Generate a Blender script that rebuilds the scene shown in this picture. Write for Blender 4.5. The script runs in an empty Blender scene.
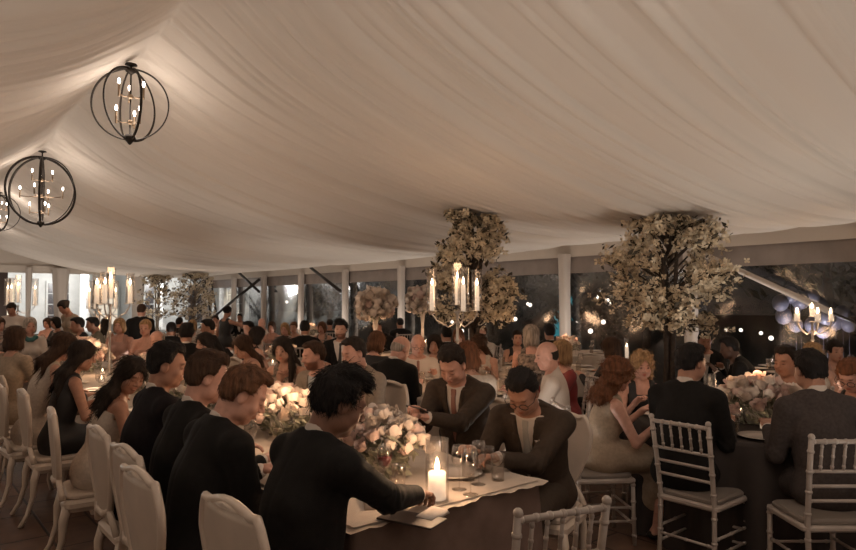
import bpy, math, random, time
import numpy as np
from mathutils import Vector, Matrix
random.seed(7)
C = bpy.context.scene.collection
T0 = time.time()
D2R = math.pi/180
sin, cos, pi = math.sin, math.cos, math.pi
# ---------------------------------------------------------------- camera
CAM_H = 1.62; F = 660.0; YAW = 39.5*D2R; PIT = 2.34*D2R
FW = np.array([sin(YAW), cos(YAW)]); RT = np.array([cos(YAW), -sin(YAW)])
cam_d = bpy.data.cameras.new('camera'); cam = bpy.data.objects.new('camera', cam_d); C.objects.link(cam)
cam_d.sensor_width = 36; cam_d.lens = F/856*36; cam_d.clip_end = 300; cam_d.clip_start = .05
cam.location = (0, 0, CAM_H); cam.rotation_euler = (pi/2+PIT, 0, -YAW)
bpy.context.scene.camera = cam
def gpos(px, t):                     # ground position at image column px and forward distance t
    u = (px-428)/F
    p = FW*t + RT*(u*t)
    return float(p[0]), float(p[1])
def row_t(px, X):                    # forward distance at which column px meets the line X = const
    u = (px-428)/F
    return X/(FW[0]+RT[0]*u)
def zat(py, t):                      # height seen at image row py at distance t
    return CAM_H + t*(302-py)/F
# ---------------------------------------------------------------- objects
def tag(o, label=None, cat=None, group=None, kind=None):
    if label: o['label'] = label
    if cat: o['category'] = cat
    if group: o['group'] = group
    if kind: o['kind'] = kind
    return o
def empty(name, loc=(0,0,0), rz=0, label=None, cat=None, group=None):
    o = bpy.data.objects.new(name, None); C.objects.link(o)
    o.empty_display_size = .1; o.location = loc; o.rotation_euler = (0,0,rz)
    return tag(o, label, cat, group)
def link(name, me, parent=None, loc=None, rz=None, rot=None, scale=None):
    o = bpy.data.objects.new(name, me); C.objects.link(o)
    if parent: o.parent = parent
    if loc is not None: o.location = loc
    if rz is not None: o.rotation_euler = (0,0,rz)
    if rot is not None: o.rotation_euler = rot
    if scale is not None: o.scale = (scale,)*3 if not hasattr(scale,'__len__') else scale
    return o
def children(o): return [x for x in list(C.objects) if x.parent == o]
KIDS = {}
def copy_tree(o, parent=None, kids=None):
    c = o.copy(); C.objects.link(c)
    if parent: c.parent = parent
    for ch in (KIDS.get(o.name) if o.name in KIDS else KIDS.setdefault(o.name, children(o))):
        copy_tree(ch, c)
    return c
# ---------------------------------------------------------------- mesh builder
class MB:
    def __init__(s): s.v=[]; s.f=[]; s.sm=[]
    def add(s, vs, fs, smooth=True):
        n=len(s.v); s.v+= [tuple(p) for p in vs]; s.f += [tuple(i+n for i in f) for f in fs]; s.sm += [smooth]*len(fs); return s
    def box(s, x0,x1,y0,y1,z0,z1, M=None):
        vs=[(x,y,z) for x in (x0,x1) for y in (y0,y1) for z in (z0,z1)]
        if M is not None: vs=[tuple(M@Vector(v)) for v in vs]
        return s.add(vs,[(0,1,3,2),(4,6,7,5),(0,4,5,1),(2,3,7,6),(0,2,6,4),(1,5,7,3)],False)
    def rbox(s, cx,cy,cz, sx,sy,sz, r=.01, n=3, M=None):     # box with rounded vertical edges and softened rims
        pts=[]
        for qx,qy,a0 in ((1,1,0),(-1,1,90),(-1,-1,180),(1,-1,270)):
            for i in range(n+1):
                a=(a0+90*i/n)*D2R; pts.append((qx*(sx/2-r)+r*cos(a), qy*(sy/2-r)+r*sin(a)))
        rings=[]; e=min(r,sz/2)*.6
        for z,k in ((-sz/2,1-e/max(sx,sy)*2),(-sz/2+e,1),(sz/2-e,1),(sz/2,1-e/max(sx,sy)*2)):
            rings.append([(cx+x*k,cy+y*k,cz+z) for x,y in pts])
        m=len(pts); vs=[p for R in rings for p in R]
        if M is not None: vs=[tuple(M@Vector(v)) for v in vs]
        fs=[(i*m+j,i*m+(j+1)%m,(i+1)*m+(j+1)%m,(i+1)*m+j) for i in range(3) for j in range(m)]
        fs.append(tuple(range(m-1,-1,-1))); fs.append(tuple(range(3*m,4*m)))
        return s.add(vs,fs,False)
    def tube(s, pts, r, n=8, cap=True, closed=False, flat=1.0):
        pts=[Vector(p) for p in pts]; m=len(pts); rr=r if hasattr(r,'__len__') else [r]*m
        vs=[]; up=None
        for i,p in enumerate(pts):
            if closed: t=(pts[(i+1)%m]-pts[i-1])
            else: t=pts[min(i+1,m-1)]-pts[max(i-1,0)]
            if t.length<1e-9: t=Vector((0,0,1))
            t.normalize()
            if up is None:
                up=Vector((0,0,1)) if abs(t.z)<.9 else Vector((1,0,0))
            a=(up-t*up.dot(t))
            if a.length<1e-6: a=Vector((1,0,0))-t*t.x
            a.normalize(); up=a; b=t.cross(a)
            for j in range(n):
                q=2*pi*j/n; vs.append(p+a*(rr[i]*cos(q))+b*(rr[i]*flat*sin(q)))
        L=m if closed else m-1
        fs=[(i*n+j,i*n+(j+1)%n,((i+1)%m)*n+(j+1)%n,((i+1)%m)*n+j) for i in range(L) for j in range(n)]
        if cap and not closed: fs+= [tuple(range(n-1,-1,-1)), tuple(range((m-1)*n,m*n))]
        return s.add(vs,fs)
    def lathe(s, prof, n=16, M=None, cx=0, cy=0):
        vs=[]
        for r,z in prof:
            for j in range(n):
                q=2*pi*j/n; vs.append((cx+r*cos(q),cy+r*sin(q),z))
        if M is not None: vs=[tuple(M@Vector(v)) for v in vs]
        m=len(prof)
        fs=[(i*n+j,i*n+(j+1)%n,(i+1)*n+(j+1)%n,(i+1)*n+j) for i in range(m-1) for j in range(n)]
        if prof[0][0]>1e-5: fs.append(tuple(range(n-1,-1,-1)))
        if prof[-1][0]>1e-5: fs.append(tuple(range((m-1)*n,m*n)))
        return s.add(vs,fs)
    def sphere(s, c, r, n=10, m=7, sc=(1,1,1)):
        prof=[(max(1e-6,r*sin(pi*i/m)), -r*cos(pi*i/m)) for i in range(m+1)]
        vs=[];
        for a,z in prof:
            for j in range(n):
                q=2*pi*j/n; vs.append((c[0]+sc[0]*a*cos(q),c[1]+sc[1]*a*sin(q),c[2]+sc[2]*z))
        fs=[(i*n+j,i*n+(j+1)%n,(i+1)*n+(j+1)%n,(i+1)*n+j) for i in range(m) for j in range(n)]
        return s.add(vs,fs)
    def mesh(s, name, mat):
        me=bpy.data.meshes.new(name); me.from_pydata(s.v,[],s.f)
        me.polygons.foreach_set('use_smooth', s.sm)
        if mat: me.materials.append(mat)
        me.update(); return me
    def build(s, name, mat, parent=None, **k): return link(name, s.mesh(name,mat), parent, **k)
def npmesh(name, V, Q, mat, smooth=True):
    me=bpy.data.meshes.new(name); n=len(V); m=len(Q)
    me.vertices.add(n); me.vertices.foreach_set('co', np.asarray(V,np.float32).ravel())
    me.loops.add(m*4); me.loops.foreach_set('vertex_index', np.asarray(Q,np.int32).ravel())
    me.polygons.add(m); me.polygons.foreach_set('loop_start', np.arange(0,4*m,4,dtype=np.int32))
    if smooth: me.polygons.foreach_set('use_smooth', np.ones(m,bool))
    if mat: me.materials.append(mat)
    me.update(calc_edges=True); me.validate(); return me
# ---------------------------------------------------------------- materials
M = {}
def mat(name, col, rough=.6, metal=0, noise=0, nscale=20, bump=0, bscale=60, emis=None, es=0, trans=0, spec=.5, stretch=None, sheen=0, col2=None, sss=0, alpha=1):
    m=bpy.data.materials.new(name); m.use_nodes=True; nt=m.node_tree; N=nt.nodes; L=nt.links
    b=N['Principled BSDF']; col=tuple(col)+(1,) if len(col)==3 else col
    b.inputs['Base Color'].default_value=col; b.inputs['Roughness'].default_value=rough; b.inputs['Metallic'].default_value=metal
    b.inputs['Specular IOR Level'].default_value=spec
    if sheen: b.inputs['Sheen Weight'].default_value=sheen
    if trans: b.inputs['Transmission Weight'].default_value=trans
    if emis: b.inputs['Emission Color'].default_value=tuple(emis)+(1,); b.inputs['Emission Strength'].default_value=es
    tc=N.new('ShaderNodeTexCoord'); src=tc.outputs['Object']
    if stretch:
        mp=N.new('ShaderNodeMapping'); mp.inputs['Scale'].default_value=stretch; L.new(src,mp.inputs[0]); src=mp.outputs[0]
    if noise or col2:
        n=N.new('ShaderNodeTexNoise'); n.inputs['Scale'].default_value=nscale; n.inputs['Detail'].default_value=4; L.new(src,n.inputs[0])
        r=N.new('ShaderNodeValToRGB'); r.color_ramp.elements[0].position=.35; r.color_ramp.elements[1].position=.65
        c1=[min(1,c*(1+noise)) for c in col[:3]]; c0=[c*(1-noise) for c in col[:3]] if not col2 else col2
        r.color_ramp.elements[0].color=tuple(c0)+(1,); r.color_ramp.elements[1].color=tuple(c1)+(1,)
        L.new(n.outputs[0],r.inputs[0]); L.new(r.outputs[0],b.inputs['Base Color'])
    if bump:
        n=N.new('ShaderNodeTexNoise'); n.inputs['Scale'].default_value=bscale; n.inputs['Detail'].default_value=3; L.new(src,n.inputs[0])
        bp=N.new('ShaderNodeBump'); bp.inputs['Strength'].default_value=bump; bp.inputs['Distance'].default_value=.01
        L.new(n.outputs[0],bp.inputs['Height']); L.new(bp.outputs[0],b.inputs['Normal'])
    M[name]=m; return m
def glassmat(name, tint=(1,1,1), refl=.12, rough=.02, bump=0, bscale=5):
    m=bpy.data.materials.new(name); m.use_nodes=True; nt=m.node_tree; N=nt.nodes; L=nt.links
    N.remove(N['Principled BSDF']); out=N['Material Output']
    tr=N.new('ShaderNodeBsdfTransparent'); tr.inputs[0].default_value=tuple(tint)+(1,)
    gl=N.new('ShaderNodeBsdfGlossy'); gl.inputs['Roughness'].default_value=rough
    mx=N.new('ShaderNodeMixShader'); lw=N.new('ShaderNodeLayerWeight'); lw.inputs[0].default_value=.35
    ma=N.new('ShaderNodeMath'); ma.operation='MULTIPLY_ADD'; ma.inputs[1].default_value=.8; ma.inputs[2].default_value=refl
    L.new(lw.outputs['Facing'],ma.inputs[0])
    if refl<.1: ma.inputs[1].default_value=.35
    L.new(ma.outputs[0],mx.inputs[0]); L.new(tr.outputs[0],mx.inputs[1]); L.new(gl.outputs[0],mx.inputs[2]); L.new(mx.outputs[0],out.inputs[0])
    if bump:
        tc=N.new('ShaderNodeTexCoord'); n=N.new('ShaderNodeTexNoise'); n.inputs['Scale'].default_value=bscale; L.new(tc.outputs['Object'],n.inputs[0])
        bp=N.new('ShaderNodeBump'); bp.inputs['Strength'].default_value=bump; bp.inputs['Distance'].default_value=.02
        L.new(n.outputs[0],bp.inputs['Height']); L.new(bp.outputs[0],gl.inputs['Normal'])
    M[name]=m; return m
# ---------------------------------------------------------------- implicit surfaces for bodies, clothes and hair
def unit(v):
    v=np.asarray(v,float); n=np.linalg.norm(v); return v/n if n>1e-9 else v
def rotM(yaw=0,pitch=0,roll=0):     # columns = x(right), y(front), z(up) ; pitch>0 looks down, yaw>0 turns to own left
    cy,sy=cos(yaw*D2R),sin(yaw*D2R); cp,sp=cos(-pitch*D2R),sin(-pitch*D2R); cr,sr=cos(roll*D2R),sin(roll*D2R)
    Rz=np.array([[cy,-sy,0],[sy,cy,0],[0,0,1]]); Rx=np.array([[1,0,0],[0,cp,-sp],[0,sp,cp]]); Ry=np.array([[cr,0,sr],[0,1,0],[-sr,0,cr]])
    return Rz@Rx@Ry
class Fld:
    def __init__(s, lo, hi, h):
        s.lo=np.array(lo,float); s.h=h; s.n=[int(math.ceil((hi[i]-lo[i])/h))+1 for i in range(3)]
        s.v=np.full(s.n, 1.0, np.float32)
        s.ax=[(s.lo[i]+h*np.arange(s.n[i])).astype(np.float32) for i in range(3)]
    def sl(s, lo, hi):
        r=[]
        for i in range(3):
            a=max(0,int((lo[i]-s.lo[i])/s.h)); b=min(s.n[i],int((hi[i]-s.lo[i])/s.h)+2)
            if b<=a: return None
            r.append(slice(a,b))
        return tuple(r)
    def pts(s, r): return (s.ax[0][r[0]][:,None,None], s.ax[1][r[1]][None,:,None], s.ax[2][r[2]][None,None,:])
    def comb(s, r, d, k, sub):
        a=s.v[r]
        if sub:
            d=-d
            if k>0:
                hh=np.maximum(k-np.abs(a-d),0)/k; s.v[r]=np.maximum(a,d)+hh*hh*k*.25
            else: s.v[r]=np.maximum(a,d)
        else:
            if k>0:
                hh=np.maximum(k-np.abs(a-d),0)/k; s.v[r]=np.minimum(a,d)-hh*hh*k*.25
            else: s.v[r]=np.minimum(a,d)
    def cap(s,a,b,ra,rb,k=.02,sub=False,o=0):
        a=np.asarray(a,float); b=np.asarray(b,float); ra+=o; rb+=o
        R=max(ra,rb)+k+2.5*s.h; r=s.sl(np.minimum(a,b)-R,np.maximum(a,b)+R)
        if r is None: return
        X,Y,Z=s.pts(r); d=b-a; L=max(float(d@d),1e-9)
        t=np.clip(((X-a[0])*d[0]+(Y-a[1])*d[1]+(Z-a[2])*d[2])/L,0,1)
        dist=np.sqrt((X-a[0]-t*d[0])**2+(Y-a[1]-t*d[1])**2+(Z-a[2]-t*d[2])**2)-(ra+(rb-ra)*t)
        s.comb(r,dist,k,sub)
    def ell(s,c,rad,R=None,k=.02,sub=False,o=0):
        c=np.asarray(c,float); rad=np.asarray(rad,float)+o; B=max(rad)+k+2.5*s.h
        ext=np.array([B]*3); r=s.sl(c-ext,c+ext)
        if r is None: return
        X,Y,Z=s.pts(r); X=X-c[0];Y=Y-c[1];Z=Z-c[2]
        if R is not None: X,Y,Z=(X*R[0,0]+Y*R[1,0]+Z*R[2,0], X*R[0,1]+Y*R[1,1]+Z*R[2,1], X*R[0,2]+Y*R[1,2]+Z*R[2,2])
        k0=np.sqrt((X/rad[0])**2+(Y/rad[1])**2+(Z/rad[2])**2); k1=np.sqrt((X/rad[0]**2)**2+(Y/rad[1]**2)**2+(Z/rad[2]**2)**2)+1e-9
        s.comb(r,k0*(k0-1)/k1,k,sub)
    def loc(s, c, R, r=None):       # local coordinates of the whole grid (or slice) in a frame
        if r is None: r=tuple(slice(0,n) for n in s.n)
        X,Y,Z=s.pts(r); X=X-c[0];Y=Y-c[1];Z=Z-c[2]
        return (X*R[0,0]+Y*R[1,0]+Z*R[2,0], X*R[0,1]+Y*R[1,1]+Z*R[2,1], X*R[0,2]+Y*R[1,2]+Z*R[2,2])
    def mesh(s):
        v=s.v; h=s.h; S=v<0
        c=np.zeros([n-1 for n in s.n],np.int8)
        for i in (0,1):
            for j in (0,1):
                for k in (0,1): c+=S[i:s.n[0]-1+i, j:s.n[1]-1+j, k:s.n[2]-1+k]
        act=(c>0)&(c<8); ijk=np.argwhere(act)
        if len(ijk)==0: return None,None
        idx=np.full(act.shape,-1,np.int32); idx[act]=np.arange(len(ijk))
        acc=np.zeros((len(ijk),3),np.float32); cnt=np.zeros(len(ijk),np.float32)
        cor=[(i,j,k) for i in (0,1) for j in (0,1) for k in (0,1)]
        for a in cor:
            for ax in range(3):
                if a[ax]: continue
                b=list(a); b[ax]=1
                va=v[ijk[:,0]+a[0],ijk[:,1]+a[1],ijk[:,2]+a[2]]; vb=v[ijk[:,0]+b[0],ijk[:,1]+b[1],ijk[:,2]+b[2]]
                m=(va<0)!=(vb<0); t=np.where(m,va/np.where(m,va-vb,1),0)
                p=np.tile(np.array(a,np.float32),(len(ijk),1)); p[:,ax]+=t
                acc+=p*m[:,None]; cnt+=m
        V=s.lo+(ijk+acc/cnt[:,None])*h
        Q=[]
        for ax in range(3):
            o=[i for i in range(3) if i!=ax]
            A=[slice(0,n) for n in s.n]; B=list(A); A[ax]=slice(0,s.n[ax]-1); B[ax]=slice(1,s.n[ax])
            for q in o: A[q]=slice(1,s.n[q]-1); B[q]=A[q]
            sa=S[tuple(A)]; sb=S[tuple(B)]; e=np.argwhere(sa!=sb)
            if len(e)==0: continue
            sg=sa[e[:,0],e[:,1],e[:,2]]
            base=e.copy(); base[:,o[0]]+=1; base[:,o[1]]+=1
            def g(d0,d1):
                p=base.copy(); p[:,o[0]]-=d0; p[:,o[1]]-=d1; return idx[p[:,0],p[:,1],p[:,2]]
            q=np.stack([g(1,1),g(0,1),g(0,0),g(1,0)],1)
            if ax==1: q=q[:,::-1]
            q=np.where(sg[:,None],q,q[:,::-1]); Q.append(q)
        return V,np.concatenate(Q)
def wob(X,Y,Z,f,ph=0):
    return (np.sin(f*X+1.3*f*.6*Z+ph)+np.sin(f*.8*Y-f*.5*Z+2+ph)+np.sin(f*1.1*Z+f*.4*X-f*.3*Y+4+ph))/3
# ---------------------------------------------------------------- people
def ik(S,T,l1,l2,hint):
    S=np.asarray(S,float);T=np.asarray(T,float);d=T-S;L=np.linalg.norm(d)
    if L>l1+l2-.012: d=d/L; L=l1+l2-.012; T=S+d*L
    d=unit(T-S); a=(l1*l1-l2*l2+L*L)/(2*L); hh=math.sqrt(max(l1*l1-a*a,0)); n=unit(np.asarray(hint)-d*float(np.dot(hint,d)))
    return S+d*a+n*hh, T
def skel(p):
    f=p['sex']=='f'; k=.93 if f else 1.0; sp=p.get('sp',1.0); st=p.get('stand',False)
    a=p.get('lean',8)*D2R; b=p.get('side',0)*D2R; tw=p.get('twist',0)
    J={'k':k,'f':f}
    zp=.93*k if st else .565
    P=np.array([0,0,zp]); d=unit([sin(b),sin(a),cos(a)]); d2=unit([sin(b),sin(a*1.5+.05),cos(a*1.5)])
    W=P+d*.16*sp; Ch=P+d*.34*sp*k; N=Ch+d2*.17*sp*k
    x=unit(rotM(tw)@np.array([cos(b),0,-sin(b)])); y=unit(np.cross(d2,x)); x=unit(np.cross(y,d2)); TR=np.stack([x,y,d2],1)
    J.update(P=P,W=W,C=Ch,N=N,TR=TR)
    HR=rotM(p.get('hyaw',0)+tw, p.get('hpitch',10)+p.get('lean',8)*.3, p.get('hroll',0)); J['HR']=HR
    nb=N+unit(.55*d2+.45*HR[:,2])*.048*k
    Hc=nb+HR@np.array([0,.02,.120])*k; J['H']=Hc; J['nb']=nb
    sw=(.155 if f else .185)
    if p.get('chin'): p['handR']=tuple(Hc+HR@np.array([.05,.07,-.255])-np.array([0,0,.0])); p['hbR']=(0,0,2)
    if 'hbR' in p: J['hbR']=p['hbR']
    for s,nm in ((1,'R'),(-1,'L')):
        S=N+TR@np.array([s*sw,0.0,-.055*k]); J['S'+nm]=S
        tgt=p.get('hand'+nm)
        if tgt is None: tgt=(s*.15,.36,.83) if not st else (s*.24,.06,.80*k)
        hint=p.get('elb'+nm,(s*.30,-.45,-1.0) if not st else (s*.3,-1,0))
        E,Hn=ik(S,tgt,.285*k,.25*k,hint); J['E'+nm]=E; J['A'+nm]=Hn
        if st:
            J['G'+nm]=P+np.array([s*.085,0,-.02]); J['K'+nm]=np.array([s*.10,.03,.50*k]); J['F'+nm]=np.array([s*.11,-.02,.09])
        else:
            J['G'+nm]=P+np.array([s*.085,.02,-.01]); J['K'+nm]=np.array([s*.12,.44*k,.53]); J['F'+nm]=np.array([s*.12,.42*k-.05*(s>0),.10])
    return J
def torso(Fd,J,o=0,k=.05):
    f=J['f']; q=J['k']; R=J['TR']
    if f:
        Fd.ell(J['C']+R@[0,.0,.0],(.135,.095,.17),R,k,o=o); Fd.ell(J['W']+R@[0,0,.02],(.12,.088,.15),R,k,o=o)
        for s in (1,-1): Fd.ell(J['C']+R@np.array([s*.07,.082,-.005]),(.058,.052,.06),R,.03,o=o)
        Fd.ell(J['P'],(.165,.125,.13),None,k,o=o)
    else:
        Fd.ell(J['C']+R@[0,.0,.0],(.165,.112,.20),R,k,o=o); Fd.ell(J['W']+R@[0,.012,.02],(.148,.112,.17),R,k,o=o)
        Fd.ell(J['P'],(.165,.125,.13),None,k,o=o)
    for s,nm in ((1,'R'),(-1,'L')):
        Fd.cap(J['N']+R@np.array([s*.035,-.01,-.012]),J['S'+nm]+R@np.array([-s*.03,0,.0]),.047*q,.050*q,k,o=o)
def arm(Fd,J,nm,o=0,fr=1.0,pad=0,k=.03):
    q=.84 if J['f'] else 1.0; S,E,A=J['S'+nm],J['E'+nm],J['A'+nm]
    Fd.cap(S,E,.053*q+pad,.042*q+pad*.6,k,o=o)
    if fr>0: Fd.cap(E,E+(A-E)*fr,.041*q+pad*.6,(.041-(.041-.027)*fr)*q+pad*.5,k*.6,o=o)
def legs(Fd,J,o=0,low=1.0):
    q=.93 if J['f'] else 1.0
    for nm in 'RL':
        T,K,A=J['G'+nm],J['K'+nm],J['F'+nm]
        Fd.cap(T,K,.088*q,.060*q,.04,o=o)
        Fd.cap(K,K+(A-K)*low,.056*q,(.056-.020*low)*q,.02,o=o)
def neck(Fd,J,o=0):
    q=.82 if J['f'] else 1.0
    Fd.cap(J['N']+J['TR']@np.array([0,-.005,-.03]),J['H']+J['HR']@np.array([0,-.03,-.05]),.060*q,.054*q,.025,o=o)
def head(Fd,J,near):
    c=J['H'];R=J['HR'];q=J['k']*.98
    def e(p,r,k=.02,sub=False): Fd.ell(c+R@(np.array(p)*q),np.array(r)*q,R,k,sub)
    def cp(a,b,ra,rb,k): Fd.cap(c+R@(np.array(a)*q),c+R@(np.array(b)*q),ra*q,rb*q,k)
    e((0,-.012,.035),(.076,.094,.086)); e((0,.022,-.035),(.060,.066,.078) if not J['f'] else (.056,.064,.074),.035)
    e((0,.060,-.092),(.026,.022,.020),.025)
    for s in (1,-1): e((s*.050,.025,-.065),(.016,.03,.026),.03)
    if near:
        cp((-.034,.080,.026),(.034,.080,.026),.010,.010,.018)
        for s in (1,-1):
            e((s*.031,.098,.006),(.018,.013,.011),.010,True); e((s*.031,.079,.004),(.0135,.0125,.0115),.003)
            e((s*.036,.060,-.030),(.026,.022,.022),.02)
        cp((0,.086,.012),(0,.108,-.024),.007,.0115,.010)
        for s in (1,-1): e((s*.012,.097,-.030),(.009,.010,.008),.006)
        e((0,.086,-.056),(.022,.011,.0055),.006); e((0,.084,-.067),(.019,.011,.0065),.006); e((0,.104,-.0615),(.022,.010,.0018),.002,True)
    else:
        cp((0,.080,.015),(0,.104,-.026),.009,.013,.015); e((0,.082,-.060),(.022,.012,.012),.01)
        for s in (1,-1): e((s*.031,.100,.004),(.018,.016,.012),.012,True)
    for s in (1,-1):
        e((s*.078,-.006,-.004),(.010,.021,.033),.006)
        if near: e((s*.089,.000,.0),(.006,.011,.018),.004,True)
def hand(Fd,J,nm,curl=.5,pn=None):
    s=1 if nm=='R' else -1; q=.9 if J['f'] else 1.0
    A=J['A'+nm]; fd=unit(A-J['E'+nm]+np.array([0,0,-.0])); fd=unit(fd+np.array(J.get('hb'+nm,(0,0,0))))
    n=np.array([0,0,-1.0]) if pn is None else np.asarray(pn,float)
    n=unit(n-fd*float(n@fd)); lat=np.cross(n,fd)*(-1 if nm=='R' else 1)     # towards the thumb
    R=np.stack([lat,fd,n],1)
    Fd.ell(A+fd*.045*q,np.array([.040,.050,.0155])*q,R,.012); Fd.cap(A-fd*.01,A+fd*.02,.025*q,.024*q,.015)
    for i,(o_,L) in enumerate(((.029,.074),(.010,.083),(-.010,.077),(-.028,.060))):
        p=A+(fd*.082+lat*o_)*q; a=curl*.7; dirv=fd
        for j,(fr,r) in enumerate(((.45,.0088),(.32,.0080),(.23,.0072))):
            dirv=unit(fd*cos(a)+n*sin(a)+lat*o_*1.5); p2=p+dirv*L*fr*q; Fd.cap(p,p2,r*q,(r-.0006)*q,.004); p=p2; a+=curl*1.1
    p=A+(fd*.022+lat*.030)*q
    p2=p+unit(lat*.75+fd*.65+n*.25)*.038*q; Fd.cap(p,p2,.0125*q,.0105*q,.012)
    p3=p2+unit(lat*.25+fd*.95+n*.3)*.030*q; Fd.cap(p2,p3,.0100*q,.0085*q,.006)
    J['palm'+nm]=A+fd*.06+n*.03; J['hd'+nm]=(fd,lat,n)
SKIN={}
def skinmat(name,col):
    m=mat(name,col,rough=.5,noise=.08,nscale=30); nt=m.node_tree; N=nt.nodes;L=nt.links
    b=N['Principled BSDF']; at=N.new('ShaderNodeAttribute'); at.attribute_name='tint'
    mx=N.new('ShaderNodeMix'); mx.data_type='RGBA'; mx.blend_type='MULTIPLY'; mx.inputs[0].default_value=1
    src=b.inputs['Base Color'].links[0].from_socket; L.new(src,mx.inputs[6]); L.new(at.outputs['Color'],mx.inputs[7]); L.new(mx.outputs[2],b.inputs['Base Color'])
    b.inputs['Subsurface Weight'].default_value=.0
    SKIN[name]=m
def tint(me,V,J,p):
    q=(V-J['H'])@J['HR']/(J['k']*.98); x,y,z=q[:,0],q[:,1],q[:,2]; ax=np.abs(x)
    c=np.ones((len(V),4),np.float32)
    def mul(w,col):
        w=np.clip(w,0,1)[:,None]; c[:,:3]=c[:,:3]*(1-w)+c[:,:3]*np.array(col)*w
    fr=np.clip((y-.06)/.02,0,1)
    hc=p.get('brow',(.30,.22,.18))
    mul(fr*np.clip(1.6-np.abs(z-.026+.15*(ax-.03)**2*10)/.005,0,1)*np.clip(1.5-np.abs(ax-.032)/.014,0,1),hc)
    mul(np.clip((y-.06)/.01,0,1)*np.clip(1.6-np.abs(z+.0615)/.009,0,1)*np.clip(1.5-ax/.017,0,1),(.78,.42,.40) if J['f'] else (.85,.6,.55))
    if p.get('eyes','down')=='open':
        mul(np.clip((y-.06)/.01,0,1)*np.clip(1.8-np.sqrt((ax-.031)**2+(z-.004)**2)/.006,0,1),(.12,.09,.08))
    mul(np.clip((y-.06)/.01,0,1)*np.clip(1.5-np.abs(z+.001)/.003,0,1)*np.clip(1.6-np.abs(ax-.031)/.010,0,1),(.25,.17,.14))
    if p.get('teeth'): 
        w=np.clip((y-.06)/.01,0,1)*np.clip(1.8-np.abs(z+.0615)/.0035,0,1)*np.clip(1.6-ax/.013,0,1); c[:,:3]=c[:,:3]*(1-w[:,None])+np.array([1.6,1.7,1.8])*w[:,None]
    if p.get('beard'):
        mul(np.clip((-.030-z)/.015,0,1)*np.clip((y+.01)/.02,0,1)*np.clip((z+.13)/.02,0,1)*(1-np.clip(1.6-np.abs(z+.0615)/.008,0,1)*np.clip(1.5-ax/.02,0,1)),(.30,.22,.17))
    if p.get('sex')=='m' and p['hair'][0] in('short','thick','fade'):
        mul(np.clip((z-.0)/.02,0,1)*np.clip((.03-y)/.02,0,1)*np.clip((ax-.05)/.01,0,1)*(z>.0),(.35,.28,.22))
    a=me.attributes.new('tint','FLOAT_COLOR','POINT'); a.data.foreach_set('color',c.ravel())
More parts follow.
